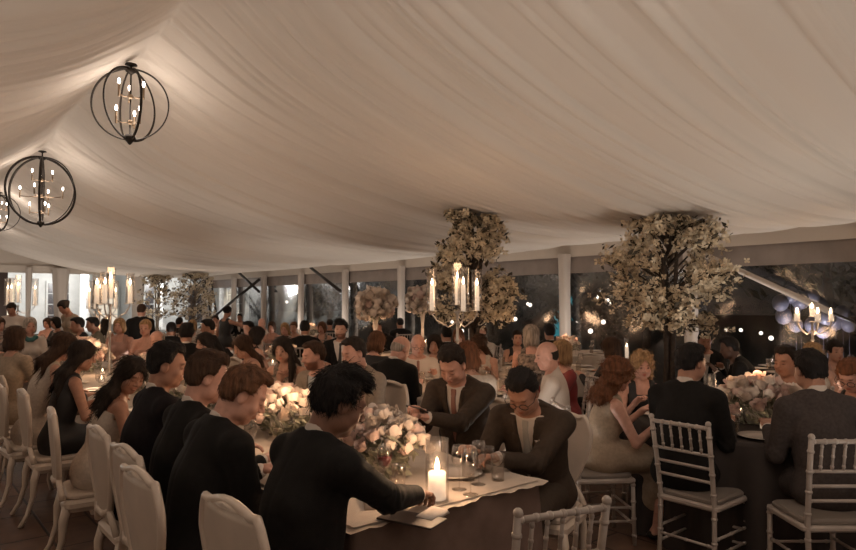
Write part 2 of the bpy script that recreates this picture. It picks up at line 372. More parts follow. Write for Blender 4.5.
def hairfield(J,p,h):
    st=p['hair'][0]; c=J['H'];R=J['HR'];q=J['k']*.98
    L=p.get('hlen',.30)
    lo=c-np.array([.2,.2,.16+ (L+.1 if st in('long','curly') else .06)]); hi=c+np.array([.2,.2,.19]); Fd=Fld(lo,hi,h)
    def e(p_,r,k=.02,sub=False): Fd.ell(c+R@(np.array(p_)*q),np.array(r)*q,R,k,sub)
    th={'short':.009,'thick':.018,'fade':.012,'bald':.004,'long':.015,'bob':.018,'updo':.013,'curly':.022}[st]
    e((0,-.014,.038),(.076+th,.095+th,.087+th))
    if st=='thick':
        e((0,.045,.105),(.060,.050,.028),.03); e((.02,.0,.12),(.065,.06,.026),.03)
    if st=='fade': e((0,.034,.104),(.050,.042,.028),.03); e((0,-.01,.112),(.058,.07,.024),.03)
    if st=='short': e((0,.03,.105),(.055,.055,.022),.03)
    if st in('short','thick','fade','bald'):
        e((0,-.055,-.010),(.066+th*.6,.046+th*.5,.052))
    X,Y,Z=[a/q for a in Fd.loc(c,R)]
    # strand relief
    ang=np.arctan2(X,-Y+.02)
    if st=='curly': Fd.v+=.010*wob(X,Y,Z,95)+.006*wob(X,Y,Z,170,1)
    # face opening
    def cut(d,k=.010):
        d=-d; hh=np.maximum(k-np.abs(Fd.v-d),0)/k; Fd.v=(np.maximum(Fd.v,d)+hh*hh*k*.25).astype(np.float32)
    if st in('short','thick','fade'):
        zl=.062 if st!='thick' else .055
        cut(np.maximum(-(Y-.014-.42*np.clip(Z,0,.1)),Z-zl-.020),.022)     # forehead/face
        cut(np.maximum(np.maximum(-(Y+.030),Z+.012 if st!='thick' else Z+.025), -1))        # below ear front
        cut(np.sqrt(((np.abs(X)-.085)/.03)**2+((Y+.002)/.027)**2+((Z+.008)/.036)**2)*.03-.03)
        cut(Z+.062+.0*Y)
    elif st=='bald':
        cut(-(Z-.035)); cut(-(Y-.005)); cut(Z+.055)
        cut(np.sqrt(((np.abs(X)-.085)/.03)**2+((Y+.002)/.024)**2+((Z+.008)/.034)**2)*.03-.03)
    elif st=='updo':
        cut(np.maximum(-(Y-.045),Z-.062)); cut(np.maximum(-(Y+.00),Z+.03)); cut(Z+.058); 
    else:
        cut(np.sqrt((X/.058)**2+((Y-.118)/.088)**2+((Z+.014)/.092)**2)*.058-.058); 
        cut(np.maximum(-(Y-.06),Z+.02))
    if st=='updo':
        B=p.get('bun',.045); Fd.ell(c+R@(np.array([0,-.105,.045])*q),(B,B,B*.9),R,.02)
    if st=='bob':
        for s in (1,-1): Fd.ell(c+R@(np.array([s*.058,-.012,-.055])*q),(.036,.055,.062),R,.03)
        Fd.ell(c+R@(np.array([0,-.065,-.050])*q),(.080,.040,.070),R,.03)
    if st in('long','curly'):
        N=J['N'];TR=J['TR']; w=.062 if st=='long' else .070
        top=c+R@np.array([0,-.07,.0]); 
        for s in (-1,-.35,.35,1):
            a=c+R@np.array([s*.062,-.055+.035*abs(s),-.01]); b=N+TR@np.array([s*w*1.05,-.085+.05*abs(s)*(.4),.0]); d=N+TR@np.array([s*w*1.25,-.112+.045*abs(s)*.4,-max(0,L-.12)])
            r=.036 if st=='long' else .042
            Fd.cap(a,b,r,r,.03); Fd.cap(b,d,r,r*.62,.03)
        if p.get('front'):
            s=p['front']; a=c+R@np.array([s*.072,.0,.0]); b=N+TR@np.array([s*.085,.05,.01]); d=N+TR@np.array([s*.075,.125,-.16])
            Fd.cap(a,b,.028,.030,.02); Fd.cap(b,d,.030,.016,.02)
        if st=='curly':
            m=Fd.v<.05; Fd.v+=m*(.010*wob(*Fd.loc(c,R),80)+.006*wob(*Fd.loc(c,R),150,2)).astype(np.float32)
    if h<.009 and st!='bald':
        Fd.v+=(.0016*np.sin(ang*46+Z*60+3*np.sin(Z*30))+.0012*np.sin(ang*83+Y*90)).astype(np.float32)
        if st in('thick','fade','short'): Fd.v+=(.0035*wob(X,Y,Z,110)).astype(np.float32)
    return Fd
def locks(me,V,Q,J,st,mt,t):
    if t>9 or st=='bald': return me
    rs=np.random.RandomState(len(V)); n=int((2600 if st in('long','curly') else 1900)*(1 if t<5 else .5))
    a,b,c,d=[V[Q[:,i]] for i in range(4)]; fn=np.cross(c-a,d-b); ar=np.linalg.norm(fn,axis=1)+1e-12; fn/=ar[:,None]; ct=(a+b+c+d)/4
    k=rs.choice(len(Q),n,p=ar/ar.sum()); P=ct[k]; Nn=fn[k]; R=J['HR']; c0=J['H']
    q=(P-c0)@R
    if st in('short','thick','fade'): fl=q-np.array([0.01,-.075,.085]); fl=fl+np.array([0,0,-.02])
    if st=='fade': fl=np.stack([q[:,0]*.5,-.06+0*q[:,1],-.02*np.ones(n)-.08*(q[:,2]<.06)],1)
    if st in('short','thick','fade'): pass
    elif st=='updo': fl=np.array([0,-.10,.045])-q
    else: fl=np.stack([q[:,0]*.7*(q[:,2]>.03),-.02+0*q[:,1],-.07*np.ones(n)],1)
    fl=fl@R.T
    fl+=rs.normal(0,.012 if st!='curly' else .05,fl.shape); fl-=Nn*(fl*Nn).sum(1)[:,None]; fl/=np.linalg.norm(fl,axis=1)[:,None]+1e-9
    sd=np.cross(Nn,fl); L=rs.uniform(.5,1.2,n)*{'short':.022,'thick':.038,'fade':.026,'long':.075,'curly':.045,'bob':.055,'updo':.04}[st]
    if st in('short','thick'): L=np.where(q[:,1]>.05,L*.45,L)
    if st=='fade': L=np.where(q[:,2]<.05,L*.35,L)
    W=rs.uniform(.0012,.0034,n); lift=rs.uniform(.001,.006 if st!='thick' else .012,n); cur=rs.normal(0,.25 if st!='curly' else 1.1,n)
    vs=[];
    for i in range(5):
        f=i/4; w=W*(1-f*.92); cc=P+fl*(L*f)[:,None]+sd*(cur*L*.5*f*f)[:,None]+Nn*(-.002+lift*f*(1.15-f*.75 if st=='thick' else 1.1-f))[:,None]
        vs+=[cc-sd*w[:,None]-Nn*.0006,cc+Nn*.0010,cc+sd*w[:,None]-Nn*.0006]
    A=np.stack(vs,1).reshape(-1,3); base=np.arange(n)*15; F=[]
    for i in range(4):
        for j in range(2): F.append(np.stack([base+i*3+j,base+i*3+j+1,base+i*3+j+4,base+i*3+j+3],1))
    F=np.concatenate(F)+len(V)
    return npmesh('hair',np.concatenate([V,A]),np.concatenate([Q,F]),mt)
PN=[0]
def person(label, px, top, face, sex='m', t=None, X=None, hair=('short','h_dark'), skin='skin_fair', outfit='suit', cols=('suit_black',), lean=8, chair='chiavari', group=None, **kw):
    """One seated or standing person whose head centre stands at column px and distance t, head top at height of row top."""
    if t is None: t=row_t(px,X)
    p=dict(sex=sex,hair=hair,lean=lean,**kw)
    if t>6.0: p.setdefault('far',True)
    ztop=zat(top,t)
    st=p.get('stand',False)
    J=skel(p)
    cur=(J['H']+J['HR']@np.array([0,-.02,.125])*J['k'])[2]
    base=J['P'][2] if not st else 0
    p['sp']=1.0
    if st:
        sc=min(1.08,max(.9,ztop/cur))
    else:
        need=(ztop-cur)/(.51*cos(lean*D2R)); p['sp']=min(1.20,max(.80,1+need)); sc=1.0
        J=skel(p); cur=(J['H']+J['HR']@np.array([0,-.02,.125])*J['k'])[2]
    if abs(cur*sc-ztop)>.06: print('PERSON z off %+.2f'%(cur*sc-ztop),px,top,'%.1f'%t,label[:40])
    hx,hy=gpos(px,t); fr=(face-90)*D2R; hl=J['H']*sc
    ox=hx-(hl[0]*cos(fr)-hl[1]*sin(fr)); oy=hy-(hl[0]*sin(fr)+hl[1]*cos(fr))
    if 'hw' in kw:   # hand targets in world coordinates
        for nm,w in kw['hw'].items():
            dx,dy=w[0]-ox,w[1]-oy; p['hand'+nm]=(dx*cos(fr)+dy*sin(fr),-dx*sin(fr)+dy*cos(fr),w[2])
        J=skel(p)
    root=empty('person',(ox,oy,0),fr,label,'person',group); root.scale=(sc,)*3
    near=t<6.0
    h=max(.0056,.00165*t); hh=max(.0048,.0015*t) ; hc=max(.009,.0018*t)
    allp=np.array([J[k] for k in ('P','H','SL','SR','EL','ER','AL','AR','KL','KR','FL','FR','N')])
    lo=allp.min(0)-.24; hi=allp.max(0)+.24; lo[2]=max(lo[2],-.02)
    long_sl=outfit in('suit','shirt','blouse')
    # ---- body
    Fd=Fld(lo,hi,h)
    torso(Fd,J,-.006); 
    for nm in 'RL':
        arm(Fd,J,nm,-.002); hand(Fd,J,nm,p.get('curl',.5),p.get('pn'+nm))
    legs(Fd,J,-.004)
    for nm in 'RL':
        Ft=J['F'+nm]; Fd.cap(Ft+[0,-.02,-.045],Ft+[0,.11,-.06],.034,.030,.03)
    neck(Fd,J); head(Fd,J,near)
    V,Q=Fd.mesh(); me=npmesh('body',V,Q,SKIN[skin]); tint(me,V,J,p); body=link('body',me,root)
    # ---- hair
    if hair[0]!='none':
        Hf=hairfield(J,p,hh); V,Q=Hf.mesh()
        if V is not None: link('hair',locks(npmesh('hair',V,Q,M[hair[1]]),V,Q,J,hair[0],M[hair[1]],t),root)
    # ---- clothes
    N=J['N'];TR=J['TR']
    def vcut(Fd,w0,z0,dep):       # V opening: half width w0 at the neck closing to zero dep below
        x,y,z=Fd.loc(N,TR); w=w0*np.clip((z+dep)/(dep+z0),0,1.08); d=np.maximum(np.maximum(np.abs(x)-w,-(y+.0)),-(z+dep)); Fd.v=np.maximum(Fd.v,-d).astype(np.float32)
    def fab(Fd,amp): 
        if Fd.h<.02: X,Y,Z=Fd.loc(N,TR); Fd.v+=(amp*wob(X,Y,Z,26)+amp*.7*wob(X,Y,Z,47,2)).astype(np.float32)
    clo=lo.copy(); chi=hi.copy()
    def grid(hh,zlo=None,ztop_=None):
        l=lo.copy(); u=hi.copy()
        if zlo is not None: l[2]=zlo
        if ztop_ is not None: u[2]=ztop_
        return Fld(l,u,hh)
    zl=J['P'][2]-.17; zu=N[2]+.14
    if outfit in('suit','shirt','blouse'):
        hs=hc if outfit=='suit' and not near else max(.0075,.0017*t)
        S=grid(hs,zl,zu); torso(S,J,.004)
        if outfit!='blouse':
            S.cap(N+TR@np.array([0,-.006,-.03]),N+(J['H']+J['HR']@np.array([0,-.03,-.05])-N)*.55,.070,.063,.012)
        x,y,z=S.loc(N,TR)
        cutp=np.where(y>0,z-.022+y*.25,z-.070+np.clip(y+.05,0,.05)*.9) if outfit!='blouse' else z-.0+np.where(y>0,y*.5,0)
        S.v=np.maximum(S.v,cutp).astype(np.float32)
        if outfit!='blouse':  # notch at the throat
            pass
        if outfit!='suit':
            for nm in 'RL': arm(S,J,nm,.006,kw.get('sleeve',.97),.006)
            fab(S,.004)
        else:
            for nm in 'RL': S.cap(J['E'+nm]+(J['A'+nm]-J['E'+nm])*.5,J['E'+nm]+(J['A'+nm]-J['E'+nm])*.985,.036,.036,.005)
        V,Q=S.mesh()
        sm=cols[1] if outfit=='suit' and len(cols)>1 else ('shirt_white' if outfit=='suit' else cols[0])
        link('shirt',npmesh('shirt',V,Q,M[sm]),root)
        if outfit in('suit','shirt') and kw.get('tie') and near|(t<9):
            T=Fld(np.array([-.2,-.1,zl]),np.array([.2,.45,zu]),max(.006,.0014*t)); torso(T,J,.010)
            T.cap(N+TR@np.array([0,-.006,-.03]),N+TR@np.array([0,.01,.03]),.078,.073,.012)
            x,y,z=T.loc(N,TR)
            if kw['tie']=='bow':
                T.v[:]=1; c0=N+TR@np.array([0,.085,-.012])
                for s in (1,-1): T.cap(c0,c0+TR@np.array([s*.050,.0,.0]),.008,.022,.005)
            else:
                w=np.where(z>-.035,.019,.014+.016*np.clip(-z/.35,0,1)); d=np.maximum(np.maximum(np.abs(x)-w,-y),np.maximum(z-.0,-(z+.40)))
                T.v=np.maximum(T.v,d).astype(np.float32)
            V,Q=T.mesh()
            if V is not None: link('bow_tie' if kw['tie']=='bow' else 'necktie',npmesh('tie',V,Q,M[kw.get('tiec','tie_dark')]),root)
    if outfit=='suit':
        K=grid(hc,zl-.05,zu); torso(K,J,.017)
        K.cap(J['C']+TR@np.array([0,.0,-.06]),J['P']+[0,0,.02],.135,.155,.06)
        for s,nm in ((1,'R'),(-1,'L')): K.ell(J['S'+nm]+TR@np.array([-s*.012,0,.022]),(.062,.055,.038),TR,.03)
        K.cap(N+TR@np.array([-.045,-.030,-.005]),N+TR@np.array([.045,-.030,-.005]),.040,.040,.02)
        K.cap(N+TR@np.array([-.038,-.028,.030]),N+TR@np.array([.038,-.028,.030]),.036,.036,.02)
        for s in (1,-1): K.cap(N+TR@np.array([s*.05,-.01,.02]),N+TR@np.array([s*.12,-.005,-.012]),.036,.040,.03)
        K.ell(J['P']+[0,.0,-.02],(.20,.16,.12),None,.05)
        fab(K,.0045)
        x,y,z=K.loc(N,TR)
        op=kw.get('open',(.060,.34)); vcut(K,op[0],.02,op[1])
        K.v=np.maximum(K.v,np.where(y>-.005,z-.010-.028*np.clip((.04-y)/.045,0,1),z-.052)).astype(np.float32)
        dn=-(np.sqrt((x)**2+(y-.010)**2)-.060); K.v=np.maximum(K.v,np.where(z>-.01,dn,-1)).astype(np.float32)
        for nm in 'RL':
            arm(K,J,nm,.009,.93,.005)
        if near:     # creases around the elbows and armpits
            for nm in 'RL':
                e=J['E'+nm]; X,Y,Z=K.loc(e,np.eye(3)); w_=np.exp(-(X*X+Y*Y+Z*Z)/.012); ax=unit(J['A'+nm]-J['S'+nm]); q_=X*ax[0]+Y*ax[1]+Z*ax[2]; K.v+=(w_*.0045*np.sin(q_*90+5*np.sin(X*23+Z*31)+3*np.sin(Y*40))).astype(np.float32)
            K.v+=(.0035*np.exp(-(np.abs(x)/.006)**2)*(y<0)*(z<.0)).astype(np.float32)
        V,Q=K.mesh(); jk=link('jacket',npmesh('jacket',V,Q,M[cols[0]]),root)
        if near and kw.get('lapels',True):
            T=Fld(np.array([-.26,-.1,zl]),np.array([.26,.5,zu]),.0065); torso(T,J,.0225); x,y,z=T.loc(N,TR)
            w=op[0]*np.clip((z+op[1])/(op[1]+.02),0,1.08); lw=.040*np.clip((z+op[1])/.15,.15,1)*np.where(z>-.07,.55,1)
            d=np.maximum(np.maximum(w-np.abs(x),np.abs(x)-w-lw),np.maximum(-y,np.maximum(z-.0,-(z+op[1])))); T.v=np.maximum(T.v,d).astype(np.float32)
            V,Q=T.mesh()
            if V is not None: link('lapels',npmesh('lapels',V,Q,M[cols[0]]),jk)
        if kw.get('square'):
            m=MB(); c0=J['C']+TR@np.array([-.100,.150,.085])
            B=Matrix([list(TR[i])+[c0[i]] for i in range(3)]+[[0,0,0,1]])
            m.add([B@Vector((v[0],v[1]+.012,v[2])) for v in((-.022,.0,-.008),(.022,-.004,-.008),(.026,.004,.022),(.008,.007,.014),(-.004,.008,.036),(-.016,.006,.016),(-.02,-.008,-.012),(.02,-.012,-.012),(0,-.014,.01))],
                  [(0,1,2,3),(0,3,4,5),(6,8,7),(0,6,7,1),(5,4,8,6),(4,3,2,8),(2,1,7,8),(0,5,6)],False); m.build('pocket_square',M['shirt_white'],root)
    if outfit in('suit','shirt','blouse'):
        G=grid(max(hc,.012),0,J['P'][2]+.10); legs(G,J,.014,.97); G.ell(J['P']+[0,0,-.01],(.172,.135,.12),None,.04)
        z=G.loc(np.zeros(3),np.eye(3))[2]; G.v=np.maximum(G.v,-(z-.07)).astype(np.float32)
        V,Q=G.mesh(); link('trousers' if sex=='m' or outfit=='suit' else 'skirt',npmesh('trousers',V,Q,M[cols[0] if outfit=='suit' else kw.get('pants','suit_black')]),root)
    if outfit in('dress','strapless','vneck'):
        S=grid(hc,0.0 if st else .12,zu); torso(S,J,.006)
        S.ell(J['P']+[0,.02,-.03],(.175,.145,.12),None,.05)
        if st: S.cap(J['P'],[0,0,.32],.165,.20,.06)
        else:
            legs(S,J,.012,.45); S.cap(J['P']+[0,.08,-.02],(J['KL']+J['KR'])/2,.12,.105,.05)
            K0=(J['KL']+J['KR'])/2; S.cap(K0,K0+[0,-.01,-.26],.105,.13,.05)
        fab(S,.004)
        x,y,z=S.loc(N,TR); neckz=-.085 if outfit=='strapless' else -.02
        cutz=np.where(y>0,z-neckz+.05,z-neckz+kw.get('backcut',.02))
        if outfit!='strapless':  # straps: keep |x| in .055-.11 up to the shoulder
            strap=np.maximum(np.abs(np.abs(x)-.085)-(.028 if not kw.get('thin') else .012),z-.03); cutz=np.minimum(cutz,np.maximum(strap,-1))
        else: pass
        S.v=np.maximum(S.v,cutz).astype(np.float32)
        if not kw.get('sleeve'):
            d=np.abs(x)-(.150 if sex=='f' else .2)-np.where(z<-.16,.3,0); S.v=np.maximum(S.v,d).astype(np.float32)
        if kw.get('sleeve'):
            for nm in 'RL': arm(S,J,nm,.008,.0 if kw['sleeve']<.5 else .95,.004)
        V,Q=S.mesh(); link('dress',npmesh('dress',V,Q,M[cols[0]]),root)
    # ---- shoes
    m=MB()
    for nm in 'RL':
        sh=MB(); Ft=J['F'+nm]; sh.sphere((Ft[0],Ft[1]+.05,.045),.05,10,6,(.85,2.6,.85)); sh.build('shoe',M['shoe_black'],root)
    if kw.get('specs'):
        g=MB(); c0=J['H'];R=J['HR']
        for s in (1,-1):
            g.tube([c0+R@np.array([s*.033+.024*cos(a),.104,.001+.019*sin(a)]) for a in [2*pi*i/14 for i in range(14)]],.0022,6,closed=True)
            g.tube([c0+R@np.array([s*.057,.102,.006]),c0+R@np.array([s*.080,.07,.008]),c0+R@np.array([s*.082,-.01,.010])],.0020,6)
        g.tube([c0+R@np.array([-.010,.106,.005]),c0+R@np.array([.010,.106,.005])],.002,6); g.build('spectacles',M['dark_metal'],root)
    if kw.get('scarf'):
        S=Fld(N-.22,N+.22,hc); 
        for i in range(10):
            a=2*pi*i/10; b=2*pi*(i+1)/10; S.cap(N+TR@np.array([.085*cos(a),.08*sin(a)+.01,-.015+.02*sin(3*a)]),N+TR@np.array([.085*cos(b),.08*sin(b)+.01,-.015+.02*sin(3*b)]),.03,.03,.01)
        V,Q=S.mesh(); link('scarf',npmesh('scarf',V,Q,M[kw['scarf']]),root)
    J['org']=(ox,oy,fr)
    if chair and not st: GUESTS.append((ox,oy,fr,chair,label,t))
    PN[0]+=1
    return root,J
GUESTS=[]
# ---------------------------------------------------------------- materials used
mat('ceiling_cloth',(.62,.56,.50),rough=.85,bump=.15,bscale=300,spec=.2)
mat('valance_cloth',(.60,.535,.47),rough=.9,bump=.2,bscale=120,spec=.15)
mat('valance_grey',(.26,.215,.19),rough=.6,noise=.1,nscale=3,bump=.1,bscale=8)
mat('pole_cloth',(.56,.50,.45),rough=.85,bump=.3,bscale=90,spec=.2)
mat('cloth_cream',(.50,.43,.37),rough=.85,noise=.04,bump=.2,bscale=250,spec=.2)
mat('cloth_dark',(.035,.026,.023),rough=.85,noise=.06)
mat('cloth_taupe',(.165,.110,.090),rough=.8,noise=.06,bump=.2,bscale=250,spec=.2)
mat('ivory_lacquer',(.62,.51,.42),rough=.28,noise=.05,nscale=6,spec=.6)
mat('ivory_panel',(.56,.46,.38),rough=.5,noise=.05,nscale=9)
mat('silver_wood',(.40,.34,.30),rough=.35,noise=.08,nscale=12)
mat('seat_pad',(.20,.165,.14),rough=.8)
mat('door_brown',(.05,.03,.026),rough=.5)
mat('iron',(.022,.016,.012),rough=.45,metal=.6,spec=.4)
mat('brass',(.24,.17,.11),rough=.4,metal=.7)
mat('dark_metal',(.03,.025,.022),rough=.4,metal=.5)
mat('bright_metal',(.6,.55,.5),rough=.3,metal=.9)
mat('wax',(.75,.66,.56),rough=.5,emis=(1,.78,.58),es=.22)  # slight emission imitates candlelight glowing in the wax
mat('glint',(1,.9,.8),emis=(1,.88,.76),es=.9)  # glow of reflected candles, used on small balls outside
mat('flame',(1,.7,.3),emis=(1,.72,.46),es=9)
mat('bulb',(1,.9,.8),emis=(1,.86,.74),es=7)
mat('rose_white',(.72,.62,.54),rough=.7,noise=.12,nscale=30)
mat('rose_blush',(.64,.47,.41),rough=.7,noise=.12,nscale=30)
mat('leaf_green',(.05,.065,.03),rough=.6,noise=.3,nscale=20)
mat('leaf_grey',(.28,.27,.20),rough=.7,noise=.2,nscale=20)
mat('blossom',(.66,.56,.41),rough=.8,noise=.18,nscale=14)
mat('blossom_leaf',(.055,.045,.028),rough=.7,noise=.3,nscale=14)
mat('bark',(.055,.038,.028),rough=.85,noise=.3,nscale=18,bump=.5,bscale=30)
mat('bark_pale',(.22,.18,.14),rough=.8,noise=.2,nscale=18)
mat('plate_white',(.62,.56,.50),rough=.25)
mat('napkin',(.60,.52,.46),rough=.9,bump=.2,bscale=60)
mat('menu_dark',(.05,.035,.03),rough=.5)
mat('suit_black',(.012,.0105,.0098),rough=.75,noise=.12,nscale=40,bump=.25,bscale=400,spec=.12,sheen=.02)
mat('suit_navy',(.016,.013,.015),rough=.75,noise=.12,nscale=40,bump=.25,bscale=400,spec=.12)
mat('suit_brown',(.050,.034,.024),rough=.72,noise=.12,nscale=40,bump=.25,bscale=400,spec=.2)
mat('suit_grey',(.060,.048,.045),rough=.8,noise=.15,nscale=60,bump=.3,bscale=500,spec=.15)
mat('suit_beige',(.28,.22,.17),rough=.8,noise=.08,nscale=40,bump=.2,bscale=400)
mat('suit_olive',(.14,.11,.07),rough=.8,noise=.1)
mat('shirt_white',(.58,.50,.44),rough=.8,bump=.15,bscale=60)
mat('shirt_blue',(.40,.42,.43),rough=.8)
mat('shirt_stripe',(.35,.28,.24),rough=.8,noise=.5,nscale=14,stretch=(.2,.2,4))
mat('dress_beige',(.32,.24,.17),rough=.7,noise=.12,nscale=50)
mat('dress_cream',(.50,.42,.35),rough=.75,noise=.1,nscale=50)
mat('dress_black',(.014,.012,.012),rough=.6)
mat('dress_red',(.22,.022,.020),rough=.6)
mat('dress_blush',(.42,.24,.19),rough=.7)
mat('dress_teal',(.03,.13,.13),rough=.6)
mat('dress_print',(.20,.15,.12),rough=.7,noise=.7,nscale=30)
mat('tie_dark',(.06,.03,.028),rough=.5); mat('tie_rust',(.25,.11,.08),rough=.5); mat('tie_grey',(.36,.33,.29),rough=.5); mat('tie_black',(.012,.01,.01),rough=.5)
mat('shoe_black',(.012,.01,.01),rough=.3)
for n,c in (('h_black',(.011,.008,.007)),('h_dark',(.022,.014,.010)),('h_brown',(.055,.028,.016)),('h_red',(.13,.050,.022)),('h_blonde',(.33,.20,.10)),('h_grey',(.36,.30,.25)),('h_auburn',(.15,.058,.026)),('h_light',(.115,.052,.026))):
    mat(n,c,rough=.62,noise=.35,nscale=9,bump=.3,bscale=22,stretch=(6,6,1.2),spec=.22)
skinmat('skin_fair',(.50,.275,.195)); skinmat('skin_tan',(.38,.19,.125)); skinmat('skin_pink',(.56,.30,.225)); skinmat('skin_brown',(.20,.095,.060)); skinmat('skin_deep',(.10,.05,.034))
mat('house_white',(.62,.62,.60),rough=.8,noise=.05,nscale=3)
mat('house_dark',(.05,.045,.05),rough=.3)
mat('lit_window',(.8,.7,.5),emis=(1,.88,.74),es=.22)
mat('shutter_grey',(.12,.12,.13),rough=.6)
mat('grass',(.02,.026,.014),rough=.9,noise=.4,nscale=4)
mat('bush',(.018,.024,.014),rough=.85,noise=.5,nscale=6)
mat('balloon_blue',(.21,.21,.27),rough=.35,noise=.1,nscale=3,spec=.6)
mat('pool_teal',(.02,.10,.12),emis=(.05,.42,.50),es=.15)
glassmat('vinyl',refl=.10,rough=.10,bump=.30,bscale=2.2)
glassmat('glass',tint=(.97,.96,.95),refl=.05,rough=.05)
glassmat('glass_thick',tint=(.90,.87,.84),refl=.08,rough=.06)
mat('wine',(.10,.010,.012),rough=.1); 
# paved floor
m=mat('paving',(.06,.04,.03),rough=.55); nt=m.node_tree;N_=nt.nodes;L_=nt.links;b=N_['Principled BSDF']
tc=N_.new('ShaderNodeTexCoord');mp=N_.new('ShaderNodeMapping');L_.new(tc.outputs['Object'],mp.inputs[0]); mp.inputs['Rotation'].default_value=(0,0,pi/2)
br=N_.new('ShaderNodeTexBrick');L_.new(mp.outputs[0],br.inputs[0])
for k,v in (('Scale',1.0),('Mortar Size',.010),('Brick Width',.62),('Row Height',.31),('Mortar Smooth',.3)): br.inputs[k].default_value=v
br.inputs['Color1'].default_value=(.150,.082,.054,1);br.inputs['Color2'].default_value=(.100,.056,.038,1);br.inputs['Mortar'].default_value=(.022,.013,.010,1)
ns=N_.new('ShaderNodeTexNoise');ns.inputs['Scale'].default_value=9;ns.inputs['Detail'].default_value=6;L_.new(tc.outputs['Object'],ns.inputs[0])
mx=N_.new('ShaderNodeMix');mx.data_type='RGBA';mx.blend_type='OVERLAY';mx.inputs[0].default_value=.6;L_.new(br.outputs['Color'],mx.inputs[6]);L_.new(ns.outputs[0],mx.inputs[7]);L_.new(mx.outputs[2],b.inputs['Base Color'])
bp=N_.new('ShaderNodeBump');bp.inputs['Strength'].default_value=.6;bp.inputs['Distance'].default_value=.01;ad=N_.new('ShaderNodeMath');ad.operation='SUBTRACT';ad.inputs[0].default_value=1;L_.new(br.outputs['Fac'],ad.inputs[1]);L_.new(ad.outputs[0],bp.inputs['Height']);L_.new(bp.outputs[0],b.inputs['Normal'])
# ---------------------------------------------------------------- the tent
RX=1.95; WX=11.1; LX=-7.2; YN=-6.0; YF=28.5; EAVE=2.88
def st(o): o['kind']='structure'; return o
st(MB().box(LX-.3,WX+.3,YN-.3,YF+.3,-.12,0).build('floor',M['paving']))
st(MB().box(-60,90,-50,110,-.5,-.14).build('ground',M['grass']))
RAFT=[-3.2,1.9,7.0,12.1,17.2,22.4,28.5]
def ceilz(x,y):
    s=abs(x-RX); W=WX-RX; i=max(j for j in range(len(RAFT)-1) if RAFT[j]<=max(y,RAFT[0])); b=sin(pi*min(1,max(0,(y-RAFT[i])/(RAFT[i+1]-RAFT[i]))))
    return EAVE-.10+1.36*math.exp(-s/(2.9 if x>RX else 2.1))-.13*sin(pi*min(1,s/W))-.17*b*sin(pi*min(1,s/W))**.6+.16*b*math.exp(-(s/.55)**2)
def ceil_mesh():
    rs=np.random.RandomState(3)
    d=np.concatenate([np.linspace(LX,RX,60)[:-1],RX+ (np.linspace(0,1,150)**1.15)*(WX-RX)])
    ys=np.arange(YN,YF+.001,.0145); nY=len(ys)
    # irregular pleats along the tent
    pos=[YN]; 
    while pos[-1]<YF: pos.append(pos[-1]+rs.choice([.045,.065,.09,.13,.19,.28],p=[.2,.24,.22,.16,.12,.06]))
    pos=np.array(pos); dep=rs.uniform(.15,1,len(pos))**2
    def prof(y,pos,dep):
        i=np.clip(np.searchsorted(pos,y)-1,0,len(pos)-2); f=(y-pos[i])/(pos[i+1]-pos[i]); w=pos[i+1]-pos[i]
        belly=np.sin(pi*f)**.8*w*.34; return belly + 0*dep[i]
    p2=[YN]
    while p2[-1]<YF: p2.append(p2[-1]+rs.uniform(.28,.95))
    p2=np.array(p2); dp2=rs.uniform(.2,1,len(p2))
    V=np.zeros((len(d),nY,3),np.float32)
    ra=np.array(RAFT); i=np.clip(np.searchsorted(ra,ys)-1,0,len(ra)-2); fr=(ys-ra[i])/(ra[i+1]-ra[i]); bay=np.sin(pi*np.clip(fr,0,1))
    for a,x in enumerate(d):
        s=abs(x-RX); R=x>=RX; W=(WX-RX)
        base=EAVE-.10+1.36*math.exp(-s/(2.9 if R else 2.1)) - .13*sin(pi*min(1,s/W))
        ridge=math.exp(-(s/.55)**2)
        sag=-.17*bay*sin(pi*min(1,s/W))**.6 + .16*bay*ridge
        warp=.10*np.sin(ys*1.7+s*.5)*min(1,s/4)
        yy=ys+warp*.35
        env=min(1,.30+s/1.2)*(1-.75*max(0,(s/W-.82)/.18))
        i1=np.clip(np.searchsorted(pos,yy)-1,0,len(pos)-2); f1=np.clip((yy-pos[i1])/(pos[i1+1]-pos[i1]),0,1); w1=(pos[i1+1]-pos[i1])
        i2=np.clip(np.searchsorted(p2,yy)-1,0,len(p2)-2); f2=np.clip((yy-p2[i2])/(p2[i2+1]-p2[i2]),0,1)
        spread=.85+.15*math.exp(-s/6)
        fine=-(np.sin(pi*f1)**.7)*np.minimum(w1*.34,.055)*dep[i1]*1.5*spread
        big=-(np.sin(pi*f2)**.75)*.085*dp2[i2]*(.30+.70*min(1,s/4.5))
        V[a,:,0]=x; V[a,:,1]=ys; V[a,:,2]=base+sag+env*(fine+big)
    n=len(d); I=np.arange(n*nY).reshape(n,nY)
    Q=np.stack([I[:-1,:-1],I[:-1,1:],I[1:,1:],I[1:,:-1]],-1).reshape(-1,4)
    return npmesh('ceiling',V.reshape(-1,3),Q,M['ceiling_cloth'])
st(link('ceiling',ceil_mesh()))
